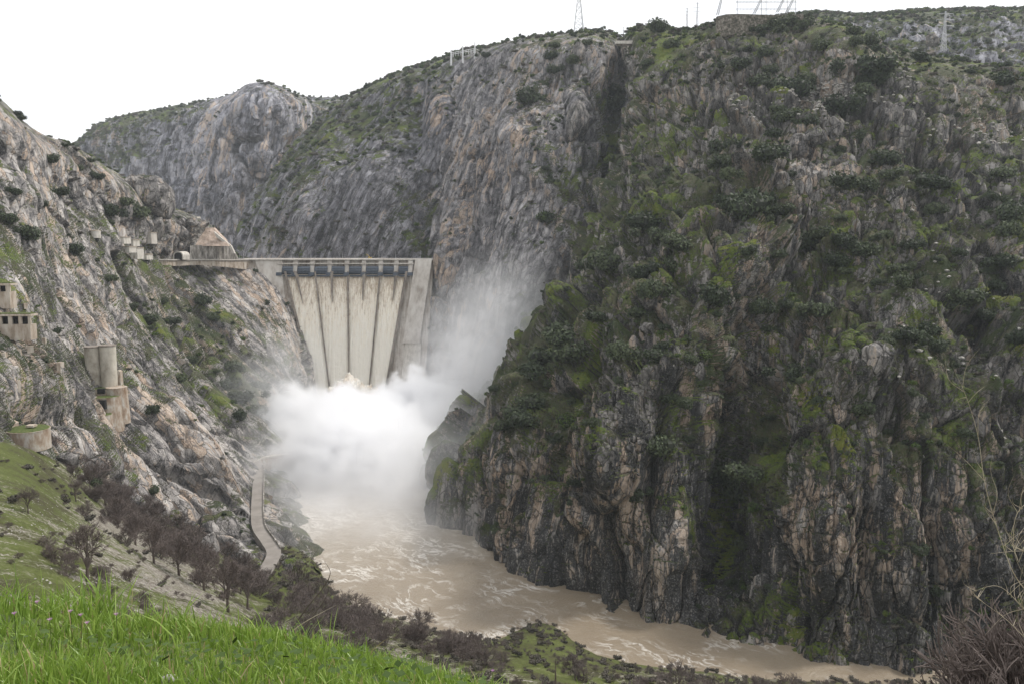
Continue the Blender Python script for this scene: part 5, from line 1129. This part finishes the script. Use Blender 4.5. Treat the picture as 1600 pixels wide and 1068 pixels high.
# ground cover too dense to count: one object instancing small shrubs over the rock
def scatter(name, pts, scl, rots, protos, label):
    me = bpy.data.meshes.new(name); me.vertices.add(len(pts)); me.vertices.foreach_set('co', np.asarray(pts, np.float32).ravel())
    for n, v in (('scl', scl), ('rz', rots), ('pi', rs.integers(0, len(protos), len(pts)).astype(np.float32))):
        A = me.attributes.new(n, 'FLOAT', 'POINT'); A.data.foreach_set('value', np.asarray(v, np.float32))
    ng = bpy.data.node_groups.new(name+'_nodes', 'GeometryNodeTree'); ng.interface.new_socket('Geometry', in_out='INPUT', socket_type='NodeSocketGeometry'); ng.interface.new_socket('Geometry', in_out='OUTPUT', socket_type='NodeSocketGeometry')
    gi = ng.nodes.new('NodeGroupInput'); go = ng.nodes.new('NodeGroupOutput'); j = ng.nodes.new('GeometryNodeJoinGeometry')
    def na(n):
        x = ng.nodes.new('GeometryNodeInputNamedAttribute'); x.data_type = 'FLOAT'; x.inputs[0].default_value = n; return x.outputs['Attribute']
    for k, pm in enumerate(protos):
        po = bpy.data.objects.new(name+'_source', pm)
        oi = ng.nodes.new('GeometryNodeObjectInfo'); oi.inputs['Object'].default_value = po
        ip = ng.nodes.new('GeometryNodeInstanceOnPoints'); ng.links.new(gi.outputs[0], ip.inputs['Points']); ng.links.new(oi.outputs['Geometry'], ip.inputs['Instance'])
        cmpn = ng.nodes.new('FunctionNodeCompare'); cmpn.data_type = 'FLOAT'; cmpn.operation = 'EQUAL'; ng.links.new(na('pi'), cmpn.inputs[0]); cmpn.inputs[1].default_value = k; cmpn.inputs['Epsilon'].default_value = .1
        ng.links.new(cmpn.outputs[0], ip.inputs['Selection'])
        cx = ng.nodes.new('ShaderNodeCombineXYZ'); ng.links.new(na('rz'), cx.inputs[2]); e2 = ng.nodes.new('FunctionNodeEulerToRotation'); ng.links.new(cx.outputs[0], e2.inputs[0]); ng.links.new(e2.outputs[0], ip.inputs['Rotation'])
        c3 = ng.nodes.new('ShaderNodeCombineXYZ')
        for q in range(3): ng.links.new(na('scl'), c3.inputs[q])
        ng.links.new(c3.outputs[0], ip.inputs['Scale']); ng.links.new(ip.outputs[0], j.inputs[0])
    ng.links.new(j.outputs[0], go.inputs[0])
    o = link(name, me); md = o.modifiers.new('scatter', 'NODES'); md.node_group = ng; tag(o, label, kind='stuff'); return o
SML = [leafy('undergrowth_plant', 80+i, 260, .15, M['oak'], M['oak_core'], lobes=4) for i in range(2)]+[leafy('undergrowth_plant', 90, 220, .15, M['green'], M['oak_core'], lobes=4), leafy('undergrowth_plant', 92, 260, .13, M['scrub'], M['scrub'], lobes=5)]
allI = np.nonzero((allz > 60) & (allx > -200) & (allx < 1800) & (ally < 1000))[0]
wg = np.clip(allN[allI][:, 2]*.9+allveg[allI]*1.2-.35+.7*fbm(allP[allI]/25., 3, 77), 0, None)
# area weighting so that density is per square metre, not per pixel
wg = wg*(allz[allI]/500.)**1.2*(allk[allI] != VIS.index('hillside'))*np.where(np.isin(allk[allI], [VIS.index('rock_slope')]), .3, 1.)
wg *= ~((allx[allI] > 380) & (allx[allI] < 480) & (ally[allI] > 700))
pk = rs.choice(allI, size=9000, p=wg/wg.sum())
scatter('undergrowth', allP[pk]+rs.normal(size=(9000, 3))*np.array([1, 1, .1]), rs.uniform(.7, 2.6, 9000)*np.clip(allz[pk]/550., .8, 2.4), rs.uniform(0, 6.28, 9000), SML, 'low dark green and brown scrub filling the ledges and cracks')
hi_ = np.nonzero((allk == VIS.index('hillside')) & (allz > 60) & (allx > -100) & (allx < 1700))[0]; wh = (allz[hi_]/200.)**1.5*np.clip(.4+1.3*fbm(allP[hi_]/18., 3, 55)+.7*(allx[hi_] > 420), .03, None)
pk = rs.choice(hi_, size=2600, p=wh/wh.sum())
scatter('dry_scrub', allP[pk], rs.uniform(.5, 2.0, 2600), rs.uniform(0, 6.28, 2600), BSH[:2]+[SML[3]], 'low leafless brown scrub covering the near bank')
# scree of pale stones on the upper right slope
def scree(name, centres, n, smin, smax, label):
    bm = bmesh.new(); bmesh.ops.create_icosphere(bm, subdivisions=1, radius=1); me0 = bpy.data.meshes.new('stone_source')
    for v in bm.verts: v.co *= random.uniform(.6, 1.2); v.co.z *= .6; v.co.x *= 1.3
    bm.to_mesh(me0); bm.free(); me0.materials.append(M['snow'])
    idx = []
    for (x, y, sx, sy, k) in centres:
        dens = np.exp(-((allx[visI]-x)/sx)**2-((ally[visI]-y)/sy)**2); idx += list(rs.choice(visI, size=k, p=dens/dens.sum()))
    idx = np.array(idx); scatter(name, allP[idx]+np.array([0, 0, .2]), rs.uniform(smin, smax, len(idx))**1.0, rs.uniform(0, 6, len(idx)), [me0], label)
scree('rubble', [(1300, 155, 60, 14, 190), (1280, 140, 40, 10, 90), (1410, 115, 20, 20, 50), (1520, 210, 70, 20, 60), (1180, 160, 60, 30, 50), (1480, 500, 100, 120, 40)], 0, .5, 1.5, 'pale broken stones strewn over the upper right slope')
scree('scree', [(90, 720, 40, 25, 60), (110, 830, 90, 12, 200), (200, 905, 90, 10, 160), (20, 790, 60, 10, 80), (140, 700, 30, 16, 60), (215, 460, 30, 20, 60)], 0, .05, .2, 'grey stones scattered across the near grass slope')

# bare trees and bare shrubs on the near bank
TR = [(46, 802, 52, 'lone bare tree on the green slope at the left edge'), (136, 908, 120, 'largest bare tree standing on the near stony slope'), (185, 820, 62, 0), (212, 850, 70, 0), (240, 880, 84, 0), (280, 900, 90, 0), (318, 922, 92, 0), (356, 958, 112, 'dense dark bare tree below the rock outcrop near the road'), (388, 952, 90, 0), (118, 782, 46, 0), (140, 765, 42, 0), (165, 790, 56, 0), (200, 800, 56, 0), (815, 1004, 26, 'tiny bare tree on the tip of the grassy promontory')]
TRZ = []
for i, (px, py, h, l) in enumerate(TR):
    p, _ = surf(px, py); s = h*p[1]/F/cp/1.15
    t = empty('bare_tree', tuple(p), random.uniform(0, 6.28)); s *= .88; t.scale = (s*.85, s*.85, s*1.05)
    tag(t, l or 'x', 'bare tree', 'bare trees on the near bank'); TRZ += [] if l else [(t, px, py, 'leafless')]
    tm = BTR[i % 3]; link('crown', tm, t); mb = MB(); mb.tube([(0, 0, -.2), (.01, 0, .1), (.02, 0, .24)], [.042, .036, .026], 7); link('trunk', mb.mesh('trunk', M['bark']), t)
zone_labels(TRZ, [(140, 770, 'below the round platform'), (200, 830, 'between the slabs and the stony slope'), (300, 900, 'just left of the rock outcrop foot'), (400, 960, 'above the green river bank')], 'leafless brown tree, {o} of those {z}')
BZ = []
def bshrub(px, py, w, label, group, asp=1., Y=None):
    if Y is None: p, _ = surf(px, py)
    else:
        p = at(px, py, Y); Hh = PATCH['hillside']['P']; p[2] = Hh[np.argmin((Hh[:, 0]-p[0])**2+(Hh[:, 1]-p[1])**2), 2]
    s = w*.5*p[1]/F/cp*1.05
    o = link('bare_shrub', BSH[random.randrange(3)], loc=p-np.array([0, 0, s*.05]), rot=(0, 0, random.uniform(0, 6.28)), scl=(s, s, s*asp)); tag(o, label, 'bare shrub', group)
    if group: BZ.append((o, px, py, 'leafless'))
thk = []
for (x0, y0, x1, y1, n, w0, w1) in ((130, 760, 400, 930, 80, 26, 56), (200, 800, 330, 900, 26, 26, 50), (60, 860, 240, 960, 20, 20, 40), (390, 905, 560, 985, 26, 34, 60), (520, 960, 770, 1040, 34, 36, 66), (380, 965, 560, 1010, 12, 40, 60), (90, 700, 170, 770, 10, 22, 34)):
    for k in range(n):
        f = (k+random.random())/n; thk.append((x0+(x1-x0)*f+random.gauss(0, 16), y0+(y1-y0)*f+random.gauss(0, 14), random.uniform(w0, w1)*1.35))
for (x, y, w) in thk: bshrub(x, y, w, 'leafless brown shrub in the thicket along the near bank', 'bare shrubs in the thicket on the near bank', random.uniform(.9, 1.3))
for (x, y, w, l) in ((895, 1046, 72, 'big round bare shrub on the right side of the promontory'), (912, 1062, 60, 'darker bare shrub under the big round one'), (1060, 1075, 110, 'wide dome of bare twigs at the bottom edge by the river'), (1000, 1078, 60, 'small bare shrub left of the wide dome'), (1110, 1080, 70, 'low bare shrub right of the wide dome'),
                  (1180, 1082, 70, 'bare shrub at the bottom edge under the river bend'), (1235, 1080, 80, 'reddish bare shrub at the bottom edge, widest after the dome'), (1290, 1084, 60, 'last low bare shrub before the foam under the cliff'), (460, 905, 40, 'bare bush on the green bank beside the river'), (500, 925, 50, 'misty bare bush at the water edge'), (435, 888, 26, 'small bare bush on the green river bank')):
    bshrub(x, y, w, l, None, 1.05)
for k in range(16):
    bshrub(1330+k*19+random.uniform(-8, 8), 1084+random.uniform(-4, 8)-max(0, k-8)*3, random.uniform(120, 170), 'leafless grey brown shrub along the bottom right edge', 'bare shrubs along the bottom right edge', 1.25, Y=random.uniform(80, 130))
for k in range(9):
    bshrub(1480+k*24, 1150, random.uniform(340, 480)+k*14, 'tall leafless shrub close to the viewpoint at the right corner', 'tall bare shrubs at the right corner', 1.35, Y=random.uniform(26, 40))
for (x, y, w, l) in ((880, 668, 34, 'bright yellow green shrub at the corner of the tan river wall'), (905, 650, 18, 'small fresh green shrub above the bright one on the river wall'), (1100, 560, 20, 'fresh green tuft beside the rock pinnacle'), (1180, 800, 24, 'fresh green shrub in the dark chasm'), (850, 345, 20, 'fresh green shrub on the spur ledge'), (955, 255, 20, 'fresh green shrub high in the side gully')):
    put(GRN[0], 'green_shrub', x, y, w, 'x', 'shrub', 'fresh green shrubs on the cliffs')['label'] = l

zone_labels(BZ, [(110, 730, 'below the round platform'), (150, 770, 'by the upper bare trees'), (185, 800, 'under the smooth slabs'), (225, 815, 'under the long slabs'), (240, 860, 'on the pale stony strip'), (150, 900, 'round the largest bare tree'), (260, 850, 'left of the rock outcrop'), (300, 880, 'under the rock outcrop'), (350, 910, 'between the outcrop and the road'), (390, 940, 'where the road vanishes'), (430, 930, 'under the green river bank'), (470, 960, 'left of the dark stems'), (520, 960, 'behind the dark stems'), (560, 1000, 'right of the dark stems'), (620, 990, 'on the near river edge'), (680, 752, 'near the river foam'), (750, 1030, 'beside the grassy promontory'),
 (1360, 1084, 'left along the bottom right edge'), (1450, 1080, 'midway along the bottom right edge'), (1540, 1070, 'at the bottom right corner'), (1560, 1150, 'close to the viewpoint at the corner'), (1620, 1080, 'beyond the bottom right corner')], '{w} brown shrub, {o} of those {z}')
# ------------------------------------------------------------------ foreground knoll, grass, stems
def kz(x, y):
    x = np.asarray(x, float); y = np.asarray(y, float); d = y-2.5
    return CZ-(1.62+.40*d+.05*np.clip(d, 0, None)**2+.195*x)+.06*np.sin(x*2.1+y)+.04*np.sin(y*3.3-x)
xs = np.linspace(-14, 14, 130); ys = np.linspace(-6, 15, 110); X, Y = np.meshgrid(xs, ys, indexing='ij'); Z = kz(X, Y)
idx = np.arange(X.size).reshape(X.shape); q = np.stack([idx[:-1, :-1], idx[1:, :-1], idx[1:, 1:], idx[:-1, 1:]], -1).reshape(-1, 4)
o = link('knoll', mesh_np('knoll', np.stack([X.ravel(), Y.ravel(), Z.ravel()], 1), q, M['turf'], True)); tag(o, 'grass covered knoll at the viewpoint', kind='structure')
def grass_mat():
    t = NT('grass_blades', .42, .5); r = t.attr('rnd'); h = t.attr('hgt')
    c = t.ramp(r, [(.0, (.13, .22, .03)), (.45, (.24, .36, .055)), (.8, (.36, .48, .10)), (.93, (.42, .48, .15)), (.97, (.42, .33, .15)), (1., (.50, .40, .24))])
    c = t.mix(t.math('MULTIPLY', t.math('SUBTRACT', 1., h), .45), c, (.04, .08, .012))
    t.color(c); tr = t.new('ShaderNodeBsdfTranslucent', {0: c}); mx = t.new('ShaderNodeMixShader', {0: .38}); t.l.new(t.b.outputs[0], mx.inputs[1]); t.l.new(tr.outputs[0], mx.inputs[2])
    t.l.new(mx.outputs[0], t.n['Material Output'].inputs[0]); return t.m
M['grass'] = grass_mat()
def blades(n, xr, yr, h0, h1, wid, seed, dens=None):
    r = np.random.default_rng(seed); x = r.uniform(*xr, n); y = r.uniform(*yr, n)
    cl = fbm(np.stack([x*1.3, y*1.3, x*0], 1), 3, seed); keep = r.uniform(size=n) < np.clip(.75+cl*1.1, .12, 1); x, y, cl = x[keep], y[keep], cl[keep]; n = len(x)
    h = (h0+(h1-h0)*r.uniform(size=n)**1.5)*(1+.9*cl); az = r.uniform(0, 6.28, n); lean = np.abs(r.normal(0, .38, n))+.08; w = wid*r.uniform(.6, 1.5, n)*(.6+h*1.6)
    d = np.stack([np.cos(az), np.sin(az), 0*az], 1); s = np.stack([-np.sin(az), np.cos(az), 0*az], 1)
    # the blade faces a random way, bends along d
    fa = r.uniform(0, 6.28, n); s = np.stack([np.cos(fa), np.sin(fa), 0*fa], 1)
    base = np.stack([x, y, kz(x, y)-.01], 1); V = []; H = []
    for k, f in enumerate((0, .35, .7, 1.)):
        c = base+d*(lean*h*f*f)[:, None]+np.array([0, 0, 1.])*(h*(f-.28*lean*f*f))[:, None]; ww = (w*(1, .9, .6, 0)[k])[:, None]
        if k < 3: V += [c-s*ww, c+s*ww]; H += [np.full(n, f)]*2
        else: V += [c]; H += [np.full(n, f)]
    V = np.stack(V, 1).reshape(-1, 3); H = np.stack(H, 1).ravel(); o_ = np.arange(n)*7
    T = np.stack([[o_, o_+1, o_+3], [o_, o_+3, o_+2], [o_+2, o_+3, o_+5], [o_+2, o_+5, o_+4], [o_+4, o_+5, o_+6]], 0).transpose(2, 0, 1).reshape(-1, 3)
    R = np.repeat(r.beta(2, 2.2, n), 7); dry = np.repeat(r.uniform(size=n) < .05, 7); R = np.where(dry, .98, R*.9); return V, T, H, R
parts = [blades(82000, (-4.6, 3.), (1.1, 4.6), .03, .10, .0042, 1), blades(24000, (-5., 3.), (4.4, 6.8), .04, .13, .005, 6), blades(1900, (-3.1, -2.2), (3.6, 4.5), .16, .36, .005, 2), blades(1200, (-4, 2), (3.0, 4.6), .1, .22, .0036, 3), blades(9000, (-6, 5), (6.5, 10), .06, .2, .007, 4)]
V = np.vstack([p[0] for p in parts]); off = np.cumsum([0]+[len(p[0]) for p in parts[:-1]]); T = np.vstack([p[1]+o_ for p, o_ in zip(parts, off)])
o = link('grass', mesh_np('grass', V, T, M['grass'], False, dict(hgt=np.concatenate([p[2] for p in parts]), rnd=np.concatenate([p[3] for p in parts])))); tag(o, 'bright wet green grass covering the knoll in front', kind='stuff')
# clover leaves low in the grass
r = np.random.default_rng(5); n = 5000; x = r.uniform(-5, 3.5, n); y = r.uniform(2.0, 5.2, n); cl = fbm(np.stack([x, y, x*0], 1)*1.1, 2, 66); k = cl > .05; x, y = x[k], y[k]; n = len(x)
c = np.stack([x, y, kz(x, y)+r.uniform(.05, .15, n)], 1); a = r.normal(size=(n, 3))*np.array([1, 1, .3]); a /= np.linalg.norm(a, axis=1)[:, None]; b = np.cross(a, np.array([0, 0, 1.])+r.normal(size=(n, 3))*.3); s = r.uniform(.008, .018, n)[:, None]
V = np.stack([c-a*s, c-b*s*.8, c+a*s, c+b*s*.8], 1).reshape(-1, 3); o = link('clover', mesh_np('clover', V, np.arange(4*n).reshape(-1, 4), M['green'])); tag(o, 'small clover leaves low between the grass blades', kind='stuff')
# pink flowers
t = NT('pink_petals', .6); t.color((.42, .22, .40)); M['pink'] = t.m
mb = MB()
for k in range(9):
    a = 2*math.pi*k/9; mb.add([(0, 0, .0), (.007*math.cos(a-.25), .007*math.sin(a-.25), .012), (.016*math.cos(a), .016*math.sin(a), .016), (.007*math.cos(a+.25), .007*math.sin(a+.25), .012)], [(0, 1, 2, 3)])
petal = mb.mesh('petals', M['pink']); mb = MB(); mb.bar((0, 0, -.22), (0, 0, 0), .0015, 4); stalk = mb.mesh('stalk', M['green'])
FZ = []
def ground_hit(px, py):
    Ys = np.linspace(1.2, 9, 400); r = at(px, py, 1.); P = np.array([at(px, py, y) for y in Ys]); k = np.nonzero(P[:, 2] <= kz(P[:, 0], P[:, 1]))[0]; return P[k[0]] if len(k) else P[200]
for px, py in ((114, 968), (62, 952), (130, 975), (27, 975), (82, 985), (140, 990), (185, 972), (968+0, 1035)):
    if px > 900: px, py = 770, 1048
    p = ground_hit(px, py+45); p[2] += .15; t = empty('flower', tuple(p)); tag(t, 'x', 'flower', 'pink flowers in the grass'); FZ.append((t, px, py, 'small'))
    link('petals', petal, t, scl=.75); link('stalk', stalk, t)
zone_labels(FZ, [(90, 975, 'under the tall grass clump'), (770, 1048, 'where the grass meets the promontory')], '{w} pink clover flower, {o} of those {z}')
p = at(266, 1054, 3.15); o = link('stone', boulder_mesh('stone', 5, (1.25, .8, .75), .4), loc=tuple(ground_hit(266, 1066)+np.array([0, 0, .008])), scl=.02); o.data.materials.clear(); o.data.materials.append(M['snow']); tag(o, 'small pale stone lying in the grass at the bottom edge', 'stone')
# two dark stems rising over the grass
def stem(name, pix, Y, r0, mat, label, cat, group=None, twigs=()):
    pts = [at(x, y, Y+dy) for (x, y, dy) in pix]; A = np.array(pts)[:, None, :]; tt = np.linspace(0, len(pts)-1, len(pts)*5); C = catmull(A, tt, 0)[:, 0]
    t = empty(name, tuple(C[0])); tag(t, label, cat, group); mb = MB(); m = len(C); mb.tube(C, [r0*(1-.85*k/(m-1)) for k in range(m)], 6); placed(mb.build('main_stem', M[mat]), t)
    for tw in twigs:
        B = catmull(np.array([at(x, y, Y+dy) for (x, y, dy) in tw])[:, None, :], np.linspace(0, len(tw)-1, len(tw)*4), 0)[:, 0]; mb = MB(); m = len(B)
        mb.tube(B, [r0*.55*(1-.8*k/(m-1)) for k in range(m)], 5); placed(mb.build('twig', M[mat]), t)
stem('stem', [(455, 985, 0), (478, 950, 0), (503, 920, 0), (516, 895, 0), (508, 877, 0)], 5.6, .007, 'bark', 'longer of two dark curved stems rising from the grass', 'stem')
stem('stem', [(468, 990, 0), (492, 957, 0), (508, 935, 0), (517, 911, 0)], 5.6, .006, 'bark', 'shorter of two dark stems rising from the grass', 'stem')
stem('dry_stalk', [(440, 1000, 0), (470, 975, 0), (505, 955, 0), (526, 944, 0)], 5.4, .004, 'straw', 'pale dry stalk bent over beside the dark stems', 'stalk')
stem('post', [(868, 1075, 0), (868, 1050, 0), (868, 1028, 0)], 60, .09, 'bark', 'thin dark post on the slope beside the promontory', 'post')
SB = [([(1640, 960, 0), (1590, 905, 0), (1565, 845, 0), (1540, 760, 0), (1528, 680, 0), (1510, 620, 0), (1490, 575, 0)], [[(1528, 680, 0), (1530, 645, 0), (1548, 620, 0)], [(1538, 750, 0), (1505, 715, 0), (1475, 690, 0)], [(1552, 800, 0), (1558, 770, 0), (1548, 735, 0), (1552, 700, 0)], [(1510, 620, 0), (1500, 622, .1), (1492, 628, .1)]], 'longest pale branch arching up at the right edge'),
      ([(1660, 1010, 0), (1600, 950, 0), (1560, 915, 0), (1515, 925, 0)], [[(1600, 950, 0), (1570, 960, 0), (1540, 990, 0)]], 'low pale branch bending out over the river at right'),
      ([(1700, 880, 0), (1640, 862, 0), (1590, 860, 0), (1548, 864, 0)], [[(1600, 860, 0), (1580, 845, 0), (1560, 790, 0)]], 'nearly level pale branch across the right edge'),
      ([(1690, 1040, 0), (1620, 1010, 0), (1570, 965, 0), (1515, 925, 0)], [], 'pale branch crossing in the bottom right corner'),
      ([(1700, 150, 0), (1620, 170, 0), (1570, 182, 0), (1510, 196, 0), (1445, 200, 0)], [], 'thin dark twig reaching in over the upper right slope'),
      ([(1700, 700, 0), (1640, 760, 0), (1590, 800, 0), (1585, 860, 0), (1600, 900, 0)], [[(1590, 800, 0), (1575, 770, 0), (1585, 740, 0)]], 'hooked pale branch halfway up the right edge'),
      ([(1640, 240, 0), (1610, 170, 0), (1590, 130, 0), (1578, 100, 0)], [[(1610, 170, 0), (1590, 140, 0), (1586, 95, 0)]], 'dark reddish twig at the upper right edge')]
rt = random.Random(4)
for pix, tw, l in SB:
    for k in range(9 if 'dark' not in l else 3):
        f = rt.uniform(.25, .95)*(len(pix)-1); i0 = min(int(f), len(pix)-2); q = f-i0; x = pix[i0][0]*(1-q)+pix[i0+1][0]*q; y = pix[i0][1]*(1-q)+pix[i0+1][1]*q
        a = rt.uniform(-2.6, -.6); L_ = rt.uniform(25, 75); tw.append([(x, y, 0), (x+math.cos(a)*L_*.5+rt.gauss(0, 4), y+math.sin(a)*L_*.5, rt.gauss(0, .1)), (x+math.cos(a+.3)*L_, y+math.sin(a+.3)*L_, rt.gauss(0, .2))])
    stem('branch', pix, 9., .0062 if 'dark' not in l else .005, 'straw' if 'dark' not in l else 'bark', l, 'branch', None, tw)

# ------------------------------------------------------------------ spray and haze
def volume_mat(name, dens, color, aniso=0.):
    m = bpy.data.materials.new(name); m.use_nodes = True; t = m.node_tree; t.nodes.clear(); o = t.nodes.new('ShaderNodeOutputMaterial'); v = t.nodes.new('ShaderNodeVolumePrincipled')
    v.inputs['Density'].default_value = dens; v.inputs['Color'].default_value = (*color, 1); v.inputs['Anisotropy'].default_value = aniso; t.links.new(v.outputs[0], o.inputs['Volume']); return m
SPR = [ # px, py, Y, rx, ry, rz, density, edge softness
 (560, 745, 545, 60, 64, 58, .34, .7), (590, 715, 600, 52, 52, 52, .4, .6), (652, 685, 640, 38, 42, 54, .5, .45), (470, 705, 630, 44, 48, 52, .32, .65), (540, 690, 640, 30, 40, 46, .4, .5), (550, 625, 735, 30, 16, 24, .02, 1.), (610, 720, 520, 44, 55, 38, .12, .95), (640, 640, 700, 26, 26, 22, .20, .6), (600, 622, 735, 22, 20, 16, .2, .6),
 (628, 640, 690, 20, 22, 26, .3, .6), (455, 650, 680, 26, 30, 34, .14, .9), (672, 655, 660, 18, 24, 30, .3, .6),
 (575, 775, 490, 76, 60, 30, .07, 1.), (690, 710, 590, 46, 60, 60, .07, 1.), (735, 640, 630, 62, 66, 80, .04, 1.), (800, 560, 640, 70, 56, 90, .026, 1.), (720, 550, 720, 66, 50, 70, .018, 1.), (440, 740, 500, 34, 70, 44, .018, 1.), (425, 640, 640, 50, 56, 56, .022, 1.),
 (725, 765, 470, 66, 56, 50, .020, 1.), (560, 825, 430, 100, 60, 20, .026, 1.), (440, 570, 730, 44, 40, 44, .018, 1.), (760, 470, 690, 50, 40, 44, .008, 1.)]
def spray():
    lo = np.array([-330., 360., 1.]); hi = np.array([150., 815., 175.])
    ng = bpy.data.node_groups.new('spray_nodes', 'GeometryNodeTree'); ng.interface.new_socket('Geometry', in_out='INPUT', socket_type='NodeSocketGeometry'); ng.interface.new_socket('Geometry', in_out='OUTPUT', socket_type='NodeSocketGeometry')
    N = ng.nodes; L = ng.links; go = N.new('NodeGroupOutput'); pos = N.new('GeometryNodeInputPosition').outputs[0]
    def mth(op, a, b=0., c=0., cl=False):
        n = N.new('ShaderNodeMath'); n.operation = op; n.use_clamp = cl
        for i, v in enumerate((a, b, c)):
            if isinstance(v, bpy.types.NodeSocket): L.new(v, n.inputs[i])
            else: n.inputs[i].default_value = v
        return n.outputs[0]
    def vm(op, a, b):
        n = N.new('ShaderNodeVectorMath'); n.operation = op
        for i, v in enumerate((a, b)):
            if isinstance(v, bpy.types.NodeSocket): L.new(v, n.inputs[i])
            else: n.inputs[i].default_value = tuple(v)
        return n
    def noise(vec, sc, det, ro):
        n = N.new('ShaderNodeTexNoise'); L.new(vec, n.inputs['Vector']); n.inputs['Scale'].default_value = sc; n.inputs['Detail'].default_value = det; n.inputs['Roughness'].default_value = ro; return n
    wc = noise(pos, .022, 5, .6).outputs['Color']
    wv = vm('SUBTRACT', wc, (.5, .5, .5)).outputs[0]; wv = vm('MULTIPLY', wv, (44, 44, 30)).outputs[0]; wp = vm('ADD', pos, wv).outputs[0]
    bil = noise(pos, .085, 7, .66).outputs[0]; tot = None
    for (px, py, Y, rx, ry, rz, den, soft) in SPR:
        c = at(px, py, Y); d = vm('DIVIDE', vm('SUBTRACT', wp, c).outputs[0], (rx, ry, rz)).outputs[0]; ln_ = vm('LENGTH', d, (0, 0, 0)).outputs['Value']
        # 1 at the centre, 0 outside, edge eaten by billows
        e = mth('ADD', ln_, mth('MULTIPLY', mth('SUBTRACT', bil, .5), 1.25))
        if soft < .9: k = mth('DIVIDE', mth('SUBTRACT', 1., e), soft, 0, True)
        else: k = mth('POWER', mth('SUBTRACT', 1., e, 0, True), 1.3)
        k = mth('MULTIPLY', k, den); tot = k if tot is None else mth('ADD', tot, k)
    vc = N.new('GeometryNodeVolumeCube'); L.new(tot, vc.inputs['Density']); vc.inputs['Min'].default_value = tuple(lo); vc.inputs['Max'].default_value = tuple(hi)
    for nm, v in zip(('Resolution X', 'Resolution Y', 'Resolution Z'), (200, 190, 80)): vc.inputs[nm].default_value = v
    sm = N.new('GeometryNodeSetMaterial'); sm.inputs['Material'].default_value = volume_mat('water_spray', 1., (.995, .995, 1.), .1); L.new(vc.outputs[0], sm.inputs[0]); L.new(sm.outputs[0], go.inputs[0])
    me = bpy.data.meshes.new('spray'); o = link('spray', me); md = o.modifiers.new('spray', 'NODES'); md.node_group = ng; me.materials.append(sm.inputs['Material'].default_value)
    tag(o, 'thick white cloud of spray boiling up below the dam', kind='stuff')
spray()
mb = MB(); mb.box((0, 900, 280), (6000, 3200, 600)); hz = mb.build('haze', volume_mat('air_haze', .00006, (.88, .94, 1.), 0.)); tag(hz, 'thin pale air haze filling the gorge', kind='stuff')
